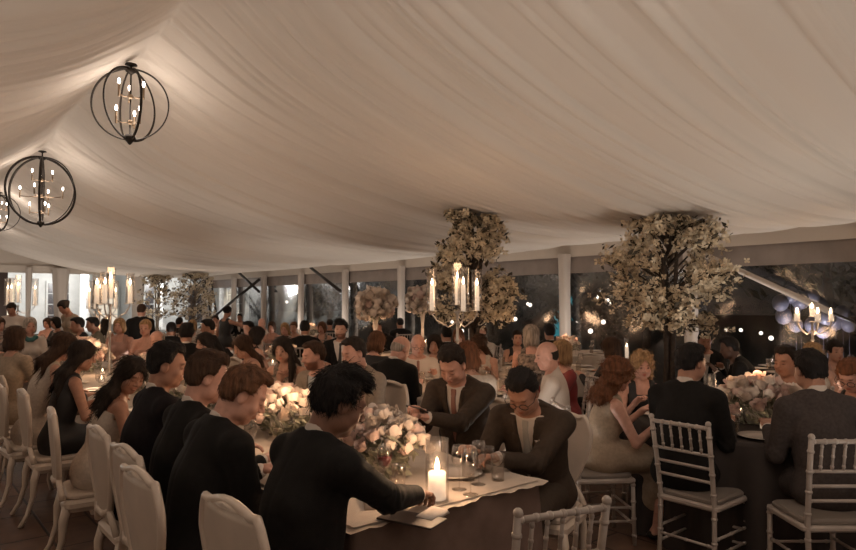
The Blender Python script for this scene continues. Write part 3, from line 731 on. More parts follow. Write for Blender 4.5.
# side wall: fascia, drop valance, wrapped posts and clear panes
POSTS=[-2.5,.35,3.2,6.05,8.85,11.65,14.5,17.35,20.15,23.0,25.75]
def wavy(x,y0,y1,z0,z1,amp,wl,axis='y',nz=3,th=.012,seed=0,top=None):
    rs=np.random.RandomState(seed); n=int(abs(y1-y0)/.05)+2; m=MB(); ph=rs.uniform(0,6,4)
    for side in (0,1):
        vs=[];fs=[]
        for k in range(nz+1):
            z=z0+(z1-z0)*k/nz
            for i in range(n):
                y=y0+(y1-y0)*i/(n-1); o=amp*(sin(y*2*pi/wl+ph[0])+.6*sin(y*2*pi/wl*1.7+ph[1]))*(1-.6*k/nz)+side*th
                vs.append((x+o,y,z) if axis=='y' else (y,x+o,z))
        for k in range(nz):
            for i in range(n-1): fs.append((k*n+i,k*n+i+1,(k+1)*n+i+1,(k+1)*n+i))
        m.add(vs,fs)
    return m
st(wavy(WX-.04,YN,YF,2.56,EAVE+.12,.006,.5).build('trim_1',M['valance_cloth']))
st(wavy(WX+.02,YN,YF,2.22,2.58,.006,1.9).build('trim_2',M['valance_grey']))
for i,y in enumerate(POSTS):
    r=empty('tent_post',(WX-.10,y,0),0,None,'post','fabric wrapped posts of the right side wall')
    r['label']={6.05:'tall white fabric wrapped tent post behind the nearest blossom tree',8.85:'wide white fabric wrapped tent post left of the nearest blossom tree',14.5:'pale tent post between the two flower globes',17.35:'pale tent post with a dark diagonal brace left of the flower globes'}.get(y,'pale fabric wrapped tent post along the right side wall')
    if y in (6.05,8.85,14.5,17.35): del r['group']
    w=.115 if y<10 else .10
    m=MB(); n=20
    prof=[]; vs=[];fs=[]
    for k,z in enumerate(np.linspace(0,2.62,14)):
        for j in range(n):
            q=2*pi*j/n; rr=w*(1+.10*sin(5*q+.3*z)+.05*sin(9*q))*(1+.12*(abs(z-1.3)/1.3)**3); vs.append((rr*cos(q),rr*sin(q),z))
    fs=[(k*n+j,k*n+(j+1)%n,(k+1)*n+(j+1)%n,(k+1)*n+j) for k in range(13) for j in range(n)]; m.add(vs,fs)
    m.build('fabric_wrap',M['pole_cloth'],r); MB().rbox(0,0,.01,.32,.32,.02,.02).build('base_plate',M['dark_metal'],r)
wn=1
for a,b_ in zip([YN]+POSTS,POSTS+[YF]):
    if b_<.3: continue
    m=MB(); vs=[];fs=[];n=9
    m.add([(WX+.06+.012*sin(y*2.1+z*3),y,z) for z in np.linspace(.02,2.25,8) for y in np.linspace(a,b_,n)],[(k*n+i,k*n+i+1,(k+1)*n+i+1,(k+1)*n+i) for k in range(7) for i in range(n-1)])
    st(m.build('window_%d'%wn,M['vinyl'])); wn+=1
# end wall
EPX=[WX-.2,8.0,5.2,4.15,-1.5,-4.4]
for i,x in enumerate(EPX):
    r=empty('draped_post',(x,YF-.12,0),0,'cream curtain gathered around a post of the far end wall','post','curtained posts of the far end wall'); m=MB(); n=22; vs=[]
    for k,z in enumerate(np.linspace(0,2.9,16)):
        for j in range(n):
            q=2*pi*j/n; rr=(.26 if abs(x-4.15)>.1 else .10)*(1+.14*sin(6*q+.4*z))*(.72+.28*abs(z-1.1)/1.5); vs.append((rr*cos(q),rr*.7*sin(q),z))
    m.add(vs,[(k*n+j,k*n+(j+1)%n,(k+1)*n+(j+1)%n,(k+1)*n+j) for k in range(15) for j in range(n)]); m.build('curtain',M['pole_cloth'],r)
    MB().rbox(0,0,.01,.3,.3,.02,.02).build('base_plate',M['dark_metal'],r)
st(wavy(YF-.05,LX,WX,2.70,EAVE+.1,.008,.6,axis='x').build('trim_3',M['valance_cloth']))
st(MB().box(LX,WX,YF-.02,YF+.06,EAVE-.02,EAVE+.12).build('trim_4',M['valance_cloth']))
def gable():
    xs=np.linspace(LX,WX,80); m=MB(); vs=[];fs=[]
    for o in (0,.03):
        b0=len(vs)
        for x in xs:
            s=abs(x-RX); zt=EAVE-.0+1.4*math.exp(-s/(2.9 if x>RX else 2.1)); 
            vs+= [(x,YF+o+.01*sin(x*9),EAVE+.05),(x,YF+o+.01*sin(x*9),zt+.1)]
        fs+=[(b0+2*i,b0+2*i+2,b0+2*i+3,b0+2*i+1) for i in range(79)]
    return m.add(vs,fs)
st(gable().build('wall_far',M['valance_cloth']))
for k,(a,b_) in enumerate([(8.0,WX),(5.2,8.0),(3.5,5.2),(-1.5,2.3),(LX,-1.5)]):
    n=9; st(MB().add([(x,YF+.03+.012*sin(x*2.1+z*3),z) for z in np.linspace(.02,2.72,8) for x in np.linspace(a,b_,n)],[(q*n+i,q*n+i+1,(q+1)*n+i+1,(q+1)*n+i) for q in range(7) for i in range(n-1)]).build('window_%d'%(20+k),M['vinyl']))
st(MB().box(2.3,3.5,YF-.02,YF+.05,.0,2.71).build('door_1',M['door_brown']))
# closed cloth walls on the sides behind the photographer
st(wavy(LX,YN,YF,0,EAVE+.1,.03,.7).build('wall_left',M['valance_cloth']))
st(wavy(YN,LX,WX,0,4.3,.03,.7,axis='x').build('wall_near',M['valance_cloth']))
# braces of the frame
def brace(pts,r,mt,label,grp=None):
    o=MB().tube(pts,r,8).build('frame_brace',M[mt]); tag(o,label,'brace',grp); return o
def W3(px,py,t): x,y=gpos(px,t); return (x,y,zat(py,t))
o=brace([(WX-.30,5.95,2.56),(WX-.30,3.75,1.47)],.048,'pole_cloth','white diagonal strap running down from the eave right of the nearest blossom tree')
brace([(WX-.30,3.75,1.47),(WX-.2,3.2,1.20)],.018,'dark_metal','thin dark cable ending the white diagonal strap')
brace([(WX-.28,17.35,1.95),(WX-.28,19.2,2.75)],.05,'dark_metal','dark diagonal brace on the post left of the flower globes')
brace([(WX-.30,23.0,2.0),(WX-.3,24.9,2.8)],.05,'dark_metal','dark diagonal brace high on a far tent post')
brace([(WX-.35,22.9,2.45),(WX-1.2,26.6,.55)],.055,'dark_metal','long dark brace leaning down behind the woman in black')
brace([(WX-.35,27.6,2.5),(WX-1.0,25.0,.5)],.045,'dark_metal','outer of two parallel dark braces crossing at the far corner')
brace([(WX-.60,27.6,2.5),(WX-1.25,25.0,.5)],.045,'dark_metal','inner of two parallel dark braces crossing at the far corner')
# ---------------------------------------------------------------- chandeliers
def chandelier(loc,D,tiers,per,rot,label,drop=.05,power=60):
    r=empty('orb_chandelier',loc,rot,label,'chandelier'); R=D/2; cz=-drop-R
    for k in range(3):
        a=pi*k/3+.1; w=R*(.80 if k==1 else 1.0)
        m=MB(); m.tube([(w*cos(q)*cos(a),w*cos(q)*sin(a),cz+R*sin(q)) for q in [2*pi*i/56 for i in range(56)]],.014*D/.77,6,closed=True,flat=.5)
        m.build('ring',M['iron'],r)
    m=MB().lathe([(.055,0),(.06,-.012),(.03,-.02),(.010,-.03),(.010,-drop+.0),(.05,-drop-.0),(.055,-drop-.025),(.02,-drop-.05),(.009,-drop-.06),(.009,cz-R+.06),(.045,cz-R+.05),(.06,cz-R+.01),(.03,cz-R-.02),(.012,cz-R-.045),(.001,cz-R-.05)],14); m.build('stem',M['iron'],r)
    for ti in range(tiers):
        z=cz+ (R*.72*((ti+.5)/tiers*2-1))-.10*D+.02; ra=R*(.36 if tiers==2 else (.30,.58,.30)[ti]); n=per if not(tiers==3 and ti!=1) else 3
        hub=MB().sphere((0,0,z),.028,8,5); hub.build('arm_hub',M['brass'],r)
        for k in range(n):
            a=2*pi*k/n+ti*.4+.5; c_,s_=cos(a),sin(a)
            am=MB().tube([(0,0,z),(ra*.6*c_,ra*.6*s_,z-.015),(ra*c_,ra*s_,z)],.007,6).build('arm',M['brass'],r)
            MB().tube([(ra*c_,ra*s_,z-.03),(ra*c_,ra*s_,z+.095)],.011,8).build('candle_sleeve',M['brass'],r)
            MB().sphere((ra*c_,ra*s_,z+.125),.0125,8,7,(1,1,2.4)).build('bulb',M['bulb'],r)
        ld=bpy.data.lights.new('chandelier_glow','POINT'); ld.energy=power*.09/tiers; ld.color=(1,.86,.74); ld.shadow_soft_size=.22
        lo=bpy.data.objects.new('chandelier_glow',ld); C.objects.link(lo); lo.location=(loc[0],loc[1],loc[2]+z-.05)
    return r
CH=[((1.92,6.97,4.02),.80,2,4,'.'),((1.9,11.9,3.98),1.06,3,4,'.'),((1.95,17.2,4.03),.80,2,4,'.')]
chandelier((1.86,6.95,4.01),.72,2,3,.5,'dark orb chandelier nearest to us with two tiers of candle bulbs',power=55)
chandelier((1.86,11.75,3.98),1.05,3,4,.2,'large dark orb chandelier with three tiers of bulbs, the middle one of the row',drop=.10,power=90)
chandelier((1.93,17.3,4.05),.80,2,4,.9,'dark orb chandelier farthest along the ridge at the left edge',power=90)
chandelier((1.95,22.4,4.02),.80,2,4,.9,'dark orb chandelier beyond the left edge of the photo',power=110)
chandelier((1.95,1.0,4.15),1.05,3,4,.1,'large dark orb chandelier hanging above the photographer',drop=.1,power=160)
chandelier((1.95,-3.4,4.02),.80,2,4,.1,'dark orb chandelier behind the photographer',power=160)
def lamp(name,loc,e,col=(1,.8,.62),r=.15,kind='POINT',rot=None,size=1):
    ld=bpy.data.lights.new(name,kind); ld.energy=e; ld.color=col
    if kind=='POINT' or kind=='SPOT': ld.shadow_soft_size=r
    if kind=='SPOT': ld.spot_size=size; ld.spot_blend=.8
    if kind=='AREA': ld.size=size
    o=bpy.data.objects.new(name,ld); C.objects.link(o); o.location=loc
    if rot: o.rotation_euler=rot
    return o
# ---------------------------------------------------------------- outside
w=bpy.data.worlds.new('night'); bpy.context.scene.world=w; w.use_nodes=True
w.node_tree.nodes['Background'].inputs[0].default_value=(.004,.0035,.0032,1); w.node_tree.nodes['Background'].inputs[1].default_value=1.0
def house():
    r=empty('white_house',(5,42,0),0,'white two storey house with pillars and tall windows beyond the far end wall','house')
    MB().box(-14,14,0,8,-.15,6.8).build('wall',M['house_white'],r)
    MB().add([(-14.6,-.6,6.8),(14.6,-.6,6.8),(14.6,8.6,6.8),(-14.6,8.6,6.8),(-12,4,9.5),(12,4,9.5)],[(0,1,5,4),(2,3,4,5),(1,2,5),(3,0,4),(3,2,1,0)],False).build('roof',M['shutter_grey'],r)
    for x in np.arange(-13,13.1,2.6):
        for z0 in (.3,3.7):
            lit=(int(x*3)+int(z0))%5==0
            f=MB(); f.box(x-.62,x+.62,-.10,-.005,z0-.08,z0+2.5).build('window_frame',M['house_white'],r)
            p=MB(); 
            for i in range(2):
                for j in range(4): p.box(x-.52+i*.54,x-.04+i*.54,-.13,-.09,z0+.02+j*.6,z0+.57+j*.6)
            p.build('window_panes',M['lit_window' if lit else 'house_dark'],r)
    for x in np.arange(-12,13,3.9):
        MB().lathe([(.34,-.14),(.34,.1),(.26,.15),(.24,3.3),(.23,5.9),(.30,6.0),(.36,6.2),(.36,6.4)],16,cx=x-.1,cy=-2.2).build('column',M['house_white'],r)
    MB().box(-14,14,-2.6,0,6.4,6.8).build('porch_beam',M['house_white'],r)
house()
for x in (-3,2.5,8,13): lamp('porch_light',(x,39.0,2.8),150,(1,.97,.93),.3)
lamp('garden_light',(9,33,3.2),50,(.95,.96,1.0),.3)
def bushmesh(name,R,n,leaf,seed,sc=(1,1,1),mt='bush',hollow=.6):
    rs=random.Random(seed); m=MB()
    for i in range(n):
        th=rs.uniform(0,2*pi); cz=rs.uniform(-1,1); q=math.sqrt(1-cz*cz); rr=R*(rs.uniform(hollow**3,1)**(1/3))
        rr*=1+.18*sin(3*th+seed)+.15*sin(4*cz+seed)
        p=Vector((rr*q*cos(th)*sc[0],rr*q*sin(th)*sc[1],rr*cz*sc[2])); e=Vector((rs.gauss(0,1),rs.gauss(0,1),rs.gauss(0,1))).normalized(); f=e.orthogonal().normalized(); g=e.cross(f); L=leaf*rs.uniform(.6,1.3)
        m.add([p-f*L,p+g*L*.45+e*L*.15,p+f*L,p-g*L*.45+e*L*.15],[(0,1,2,3)],False)
    return m
for i,(x,y,R,h_) in enumerate([(18,0,2.4,2.0),(20,7,3.2,2.8),(16.5,12,1.7,1.4),(23,14.5,3.6,3.2),(18,19,2.4,2.0),(28,3,4.0,3.6),(17,26,2.2,2.0),(24,24,3.0,3.0)]):
    r=empty('garden_tree',(x,y,-.14),0,'dark leafy tree in the night garden outside the clear side wall','tree','dark trees outside the side wall')
    o=bushmesh('foliage',R,1100,.22,i).build('foliage',M['bush'],r,loc=(0,0,h_+R*.5)); MB().tube([(0,0,0),(.1,0,h_*.6),(0,.1,h_+R*.5)],[.16,.12,.06],8).build('trunk',M['bark'],r)
# balloons outside
bc=gpos(800,13.5); rs=random.Random(5)
for i,(px,py,R) in enumerate([(780,303,8),(790,295,8),(800,300,9),(783,316,8),(811,297,8),(818,306,9),(826,317,9),(812,325,8),(835,322,8),(842,312,7),(795,325,7),(822,330,8),(848,325,7)]):
    t=12.6+rs.uniform(-.3,.3); p=W3(px,py,t); rr=R*t/F*.95
    r=tag(MB().sphere((0,0,0),rr,16,10,(1,1,1.12)).build('balloon',M['balloon_blue'],loc=p),'round dusty blue balloon in the cluster outside the right side wall','balloon','blue balloons outside the right side wall')
    k=MB(); k.lathe([(.001,-rr*1.10),(.02,-rr*1.2),(.001,-rr*1.22)],8); k.tube([(0,0,-rr*1.2),(.02,.01,-p[2]-.13)],.003,5); k.build('knot',M['balloon_blue'],r)
lamp('balloon_fill',(gpos(800,12.0)[0]+.2,gpos(800,12.0)[1],.5),18,(.95,.9,1.0),.1)  # added fill to brighten the balloons, no lamp stands there
pl=empty('garden_pavilion',gpos(562,25)+(-.14,),.3,'teal lit garden pavilion seen through the side wall behind the guests','pavilion')
MB().box(-1.0,1.0,-.04,.04,.5,2.0).build('lit_panel',M['pool_teal'],pl)
for x in (-1.1,0,1.1): MB().box(x-.06,x+.06,-.1,.1,0,2.3).build('pillar',M['shutter_grey'],pl)
MB().box(-1.3,1.3,-.3,.9,2.3,2.42).build('roof',M['shutter_grey'],pl)
for i,(px,py,t) in enumerate([(632,268,20),(725,330,22),(740,330,22),(700,322,20),(607,300,18),(530,305,20),(760,333,22),(600,290,26),(598,297,19),(609,304,18),(590,331,16),(576,321,21),(515,319,19),(528,304,22),(452,322,24),(462,331,20),(300,298,30),(287,302,28),(770,338,17),(603,322,17)]):
    tag(MB().sphere((0,0,0),.06,10,7).build('pane_glint',M['glint'],loc=W3(px,py,t)),'small glowing lantern standing in for lights and reflections in the side wall','glint','stand-in glints behind the side wall')  # added balls imitate light spots and candle reflections in the panes
# ---------------------------------------------------------------- chairs (facing local +Y, seat centre at the origin)
def louis():
    r=empty('medallion_chair'); mt=M['ivory_lacquer']
    def bk(x,z): return (x,-.215-.10*max(0,(z-.45))**1.15, z)
    def wid(s): return (.115+.105*sin(min(1,s*1.05)*pi*.55))*(1-.10*max(0,s-.8)/.2)
    # outline of the back: narrow foot, swelling sides, arched crest with small shoulders
    out=[]; n=14
    for i in range(n+1):
        s=i/n; out.append((wid(s),.55+.36*s))
    crest=[(.205-.205*q,.915+.045*sin(pi*.5*q)+ (.018 if q<.15 else 0)) for q in (.12,.3,.5,.75,1.0)]
    half=out+crest
    loop=[bk(x,z) for x,z in half]+[bk(-x,z) for x,z in half[::-1][1:]]
    MB().tube(loop,[.0165]*len(loop),8,closed=True).build('back_frame',mt,r)
    p=MB(); k=12; vs=[]
    for (x,z) in half:
        for j in range(k+1):
            q=-1+2*j/k; X,Y,Z=bk(x*q,z); vs.append((X,Y-.022*(1-q*q)-.004,Z))
    m_=len(half); fs=[(i*(k+1)+j,i*(k+1)+j+1,(i+1)*(k+1)+j+1,(i+1)*(k+1)+j) for i in range(m_-1) for j in range(k)]
    p.add(vs,fs); p.add([(x,y+.022,z) for x,y,z in vs],[f[::-1] for f in fs]); p.build('back_panel',M['ivory_panel'],r)
    MB().tube([bk(-.10,.555),(-.05,-.235,.525),(0,-.238,.54),(.05,-.235,.525),bk(.10,.555)],[.014,.02,.024,.02,.014],8).build('scroll',mt,r)
    for s in (1,-1): MB().tube([(s*.19,-.205,.44),(s*.165,-.215,.49),(s*.118,-.225,.55)],[.02,.017,.016],8).build('back_upright',mt,r)
    a=MB(); a.rbox(0,0,.405,.44,.42,.065,.06,4); a.rbox(0,0,.372,.40,.38,.02,.05,4); a.build('seat_rail',mt,r)
    MB().rbox(0,.005,.452,.41,.385,.035,.06,4).build('seat',M['ivory_panel'],r)
    for s in (1,-1):
        MB().tube([(s*.185,.165,.40),(s*.205,.195,.33),(s*.19,.185,.2),(s*.175,.165,.09),(s*.19,.19,.015),(s*.195,.20,.0)],[.028,.030,.020,.014,.015,.018],8).build('leg',mt,r)
        MB().tube([(s*.175,-.18,.40),(s*.185,-.20,.32),(s*.18,-.205,.2),(s*.185,-.24,.08),(s*.195,-.285,.0)],[.028,.026,.019,.015,.016],8).build('leg',mt,r)
    return r
def chiavari():
    r=empty('chiavari_chair'); mt=M['silver_wood']
    def bamboo(m,pts,r0,knots):
        m.tube(pts,r0,8); P=[Vector(q) for q in pts]; L=[0]
        for a,b in zip(P,P[1:]): L.append(L[-1]+(b-a).length)
        for k in knots:
            d=k*L[-1]; i=max(j for j in range(len(P)-1) if L[j]<=d+1e-9); c=P[i].lerp(P[i+1],(d-L[i])/(L[i+1]-L[i])); t=(P[i+1]-P[i]).normalized()
            m.tube([c-t*.009,c-t*.004,c+t*.004,c+t*.009],[r0,r0*1.28,r0*1.28,r0],8)
    def bp(x,z): s=max(0,z-.45); return (x*(1+.03*s),-.185-.13*s-.06*s*s,z)
    for s in (1,-1):
        m=MB(); bamboo(m,[(s*.175,-.215,0),(s*.172,-.195,.2),(s*.17,-.185,.45),bp(s*.172,.6),bp(s*.175,.75),bp(s*.178,.915)],.0145,[.1,.25,.4,.55,.68,.8,.92]); m.sphere(bp(s*.178,.92),.018,8,6); m.build('rear_post',mt,r)
        m=MB(); bamboo(m,[(s*.185,.185,0),(s*.18,.18,.44)],.0145,[.15,.4,.65,.9]); m.build('leg',mt,r)
    m=MB(); bamboo(m,[bp(-.178,.895),bp(.178,.895)],.0125,[.03,.2,.35,.5,.65,.8,.97]); m.build('top_rail',mt,r)
    for z in (.735,.655,.575): 
        m=MB(); bamboo(m,[bp(-.173,z),bp(.173,z)],.0095,[.03,.97]); m.build('back_rail',mt,r)
    for k in range(5):
        x=-.12+.06*k; m=MB(); bamboo(m,[bp(x,.737),bp(x*1.0,.893)],.0075,[.15,.5,.85]); m.build('spindle',mt,r)
    a=MB(); a.rbox(0,0,.425,.40,.40,.035,.03,4); a.build('seat_frame',mt,r)
    MB().rbox(0,.0,.455,.37,.37,.035,.05,4).build('cushion',M['seat_pad'],r)
    for z in (.16,.25):
        for s in (1,-1):
            m=MB(); bamboo(m,[(s*.176,-.20,z),(s*.182,.183,z)],.0085,[.1,.5,.9]); m.build('stretcher',mt,r)
        m=MB(); bamboo(m,[(-.18,.182,z-.02),(.18,.182,z-.02)],.0085,[.1,.5,.9]); m.build('stretcher',mt,r)
    m=MB(); bamboo(m,[(-.173,-.2,.21),(.173,-.2,.21)],.0085,[.1,.5,.9]); m.build('stretcher',mt,r)
    return r
PROTO={}
def chair(kind,loc,rz,label,group=None,cat='chair'):
    if kind not in PROTO:
        PROTO[kind]=(louis if kind=='louis' else chiavari)(); o=PROTO[kind]; KIDS[o.name]=children(o)
    else: o=copy_tree(PROTO[kind])
    o.location=(loc[0],loc[1],0); o.rotation_euler=(0,0,rz); tag(o,label,cat,group); 
    return o
# ---------------------------------------------------------------- tables
def cloth_box(x0,x1,y0,y1,z,name,mt):
    m=MB(); r=.02; pts=[]
    n=90; per=[]
    def seg(a,b,k): 
        for i in range(k): per.append((a[0]+(b[0]-a[0])*i/k,a[1]+(b[1]-a[1])*i/k))
    seg((x0,y0),(x1,y0),40); seg((x1,y0),(x1,y1),200); seg((x1,y1),(x0,y1),40); seg((x0,y1),(x0,y0),200)
    cx,cy=(x0+x1)/2,(y0+y1)/2; N=len(per)
    rows=[(z,-.006,0),(z-.012,.0,0),(z-.10,.006,.2),(z-.30,.014,.6),(z-.55,.022,.9),(.012,.030,1)]
    vs=[]
    for (zz,o,w) in rows:
        for i,(x,y) in enumerate(per):
            nx=(x>x1-1e-6)-(x<x0+1e-6); ny=(y>y1-1e-6)-(y<y0+1e-6); k=o+w*(.016*sin((x+y)*13)+.010*sin((x-y)*29)); vs.append((x+nx*k,y+ny*k,zz))
    fs=[(q*N+i,q*N+(i+1)%N,(q+1)*N+(i+1)%N,(q+1)*N+i) for q in range(len(rows)-1) for i in range(N)]
    m.add(vs,fs); m.add([(x,y,z) for x,y in ((x0,y0),(x1,y0),(x1,y1),(x0,y1))],[(0,1,2,3)],False)
    return m.build(name,mt)
def long_table(x0,x1,y0,y1,label,clabel,mt):
    r=empty('banquet_table',((x0+x1)/2,(y0+y1)/2,0),0,label,'table'); w=(x1-x0)/2-.02; l=(y1-y0)/2-.02
    MB().rbox(0,0,.735,2*w,2*l,.03,.03).build('tabletop',M['bark'],r)
    for sx in (1,-1):
        for sy in (1,0,-1): MB().tube([(sx*(w-.1),sy*(l-.15),0),(sx*(w-.1),sy*(l-.15),.72)],.02,8).build('leg',M['dark_metal'],r)
    o=cloth_box(x0,x1,y0,y1,.762,'tablecloth',M[mt]); tag(o,clabel,'tablecloth')
def round_cloth(R,z,mt,seed):
    rs=random.Random(seed); n=160; rows=[(R-.02,z),(R,z-.004),(R+.006,z-.03),(R+.012,z-.12),(R+.02,z-.35),(R+.03,.012)]; vs=[(0,0,z)]
    ph=rs.uniform(0,6)
    for i,(rr,zz) in enumerate(rows):
        w=[0,0,.002,.015,.035,.055][i]
        for j in range(n):
            q=2*pi*j/n; k=rr+w*(sin(18*q+ph)+.5*sin(11*q+2*ph)); vs.append((k*cos(q),k*sin(q),zz))
    m=MB(); fs=[(0,1+j,1+(j+1)%n) for j in range(n)]+[(1+i*n+j,1+i*n+(j+1)%n,1+(i+1)*n+(j+1)%n,1+(i+1)*n+j) for i in range(5) for j in range(n)]
    fs=[f if len(f)==3 else f[::-1] for f in fs]; m.add(vs,fs); return m
TABLES={}
def round_table(key,x,y,R,mt,where):
    r=empty('round_table',(x,y,0),0,'round folding table under the cloth '+where,'table')
    MB().lathe([(.001,.72),(R-.03,.72),(R-.02,.735),(R-.03,.75),(.001,.75)],40).build('tabletop',M['bark'],r)
    for a in range(4): MB().tube([(R*.55*cos(a*pi/2),R*.55*sin(a*pi/2),.72),(R*.6*cos(a*pi/2),R*.6*sin(a*pi/2),0)],.018,8).build('leg',M['dark_metal'],r)
    c=round_cloth(R,.762,mt,hash(key)%97 if 0 else len(key)).build('tablecloth',M[mt],loc=(x,y,0)); tag(c,'round draped tablecloth '+where,'tablecloth')
    TABLES[key]=(x,y,R,where)
# ---------------------------------------------------------------- table ware
def wine_glass():
    r=empty('wine_glass'); 
    MB().lathe([(.034,.0),(.034,.002),(.006,.005),(.0035,.012),(.0035,.085),(.007,.092),(.028,.110),(.037,.135),(.036,.165),(.030,.200),(.0285,.200),(.034,.165),(.035,.135),(.026,.113),(.001,.098)],20).build('bowl_and_stem',M['glass'],r)
    return r
def water_glass():
    r=empty('tumbler'); MB().lathe([(.001,.0),(.030,.0),(.034,.10),(.036,.125),(.034,.125),(.031,.10),(.027,.008),(.001,.006)],18).build('glass_wall',M['glass_thick'],r); return r
def red_glass():
    r=wine_glass(); MB().lathe([(.001,.098),(.025,.113),(.033,.135),(.034,.15),(.001,.15)],18).build('wine',M['wine'],r); return r
def plate():
    r=empty('dinner_plate'); MB().lathe([(.001,.004),(.07,.004),(.085,.010),(.135,.018),(.136,.021),(.084,.013),(.07,.007),(.001,.007)],32).build('plate_body',M['plate_white'],r); return r
def napkin():
    m=MB(); m.add([(-.06,-.10,0),(.06,-.10,.0),(.06,.10,.0),(-.06,.10,.0),(-.05,-.09,.02),(.05,-.09,.028),(.045,.09,.022),(-.05,.085,.03),(0,0,.045)],[(3,2,1,0),(0,1,5,4),(1,2,6,5),(2,3,7,6),(3,0,4,7),(4,5,8),(5,6,8),(6,7,8),(7,4,8)],True); r=empty('napkin'); m.build('folded_cloth',M['napkin'],r); return r
def flame_mesh(s=1): 
    m=MB(); m.lathe([(.001,0),(.006*s,.008*s),(.0075*s,.016*s),(.005*s,.030*s),(.001,.044*s)],8); return m
def votive():
    r=empty('votive_candle'); MB().lathe([(.001,.0),(.030,.0),(.034,.065),(.032,.065),(.028,.005),(.001,.005)],16).build('glass_cup',M['glass_thick'],r)
    MB().lathe([(.001,.006),(.026,.006),(.026,.035),(.001,.035)],12).build('wax',M['wax'],r); flame_mesh(.8).build('flame',M['flame'],r,loc=(0,0,.036)); return r
def pillar(Hg=.26,Hc=.12,R=.05):
    r=empty('hurricane_candle'); MB().lathe([(.001,.0),(R,.0),(R,Hg),(R-.003,Hg),(R-.003,.006),(.001,.006)],24).build('glass_cylinder',M['glass'],r)
    MB().lathe([(.001,.008),(R*.74,.008),(R*.74,Hc-.004),(R*.66,Hc),(.001,Hc-.008)],20).build('wax',M['wax'],r); flame_mesh(1.5).build('flame',M['flame'],r,loc=(0,0,Hc-.004)); return r
def fork():
    r=empty('fork'); MB().rbox(0,-.03,.003,.008,.13,.003,.003).add([(-.011,.03,.003),(.011,.03,.003),(.012,.085,.005),(-.012,.085,.005),(-.011,.03,.006),(.011,.03,.006),(.012,.085,.008),(-.012,.085,.008)],[(0,1,2,3),(7,6,5,4),(0,4,5,1),(1,5,6,2),(2,6,7,3),(3,7,4,0)],False).build('fork_body',M['bright_metal'],r); return r
WARE={}
def ware(kind,x,y,label,cat,group=None,z=.764,rz=None,sc=1):
    if kind not in WARE:
        WARE[kind]={'wine_glass':wine_glass,'tumbler':water_glass,'red_glass':red_glass,'plate':plate,'napkin':napkin,'votive':votive,'pillar':pillar,'fork':fork,'tall_pillar':lambda:pillar(.40,.24,.045)}[kind](); o=WARE[kind]; KIDS[o.name]=children(o)
    else: o=copy_tree(WARE[kind])
    o.location=(x,y,z); o.rotation_euler=(0,0,random.uniform(0,6) if rz is None else rz); o.scale=(sc,)*3; tag(o,label,cat,group); return o
# ---------------------------------------------------------------- flowers
def rose_mesh(seed,R=.045,n=14,mt='rose_white'):
    rs=random.Random(seed); m=MB(); m.sphere((0,0,0),R*.45,8,6)
    for i in range(n):
        a=i*2.4; k=i/n; el=1.25-1.2*k; rr=R*(.35+.65*k); wv=R*(.55+.35*k); hgt=R*(.95)
        c=Vector((rr*cos(a)*cos(el)*1.0,rr*sin(a)*cos(el),rr*sin(el)*.6)); tdir=Vector((-sin(a),cos(a),0)); out=Vector((cos(a)*cos(el*.5),sin(a)*cos(el*.5),.3)).normalized(); up=out.cross(tdir); up=Vector((cos(a)*.35*k,sin(a)*.35*k,1)).normalized()
        vs=[]
        for j in range(5):
            q=-1+j*.5
            for l in range(3):
                w_=1-.25*(l==2)-.1*(l==0); vs.append(c+tdir*wv*q*w_*.8+up*(hgt*(l-1)*.55)+out*(-.35*wv*q*q+ (.22*R*k if l==2 else 0)))
        m.add(vs,[(j*3+l,j*3+l+1,(j+1)*3+l+1,(j+1)*3+l) for j in range(4) for l in range(2)])
    return m.mesh('bloom',M[mt])
ROSES=None
def blooms(parent,pts,sc=1,blush=.3):
    global ROSES
    if ROSES is None: ROSES=[[rose_mesh(i,mt='rose_white') for i in range(2)],[rose_mesh(i+5,mt='rose_blush') for i in range(2)]]
    for p in pts:
        o=link('bloom',ROSES[random.random()<blush][random.randrange(2)],parent,loc=p[:3],rot=(random.uniform(-.6,.6)+p[3],random.uniform(-.6,.6)+p[4],random.uniform(0,6)),scale=sc*random.uniform(.8,1.25))
def low_flowers(x,y,L,Wd,H,n,label,rz=pi/2,cat='flower arrangement',z=.764,group=None,leaf='leaf_grey',big=1):
    r=empty('flower_centerpiece',(x,y,z),rz,label,cat,group); r.location=(x,y,z)
    MB().lathe([(.001,0),(.06,0),(.085,.05),(.09,.10),(.084,.10),(.07,.02),(.001,.015)],20).build('bowl',M['plate_white'],r)
    pts=[]
    for i in range(n):
        a=i*2.399; q=math.sqrt((i+.5)/n); px_,py_=L*q*cos(a),Wd*q*sin(a); pts.append((px_,py_,.09+(H-.06)*math.sqrt(max(0,1-q*q*.985))+random.uniform(-.02,.02),-py_/Wd*.8,px_/L*.8))
    blooms(r,pts,big)
    m=bushmesh('f',1,int(n*11),.030,n,(L*.92,Wd*.92,H*.5)); m.v=[(a,b,max(.02,c+H*.45)) for a,b,c in m.v]; m.build('foliage',M[leaf],r); return r
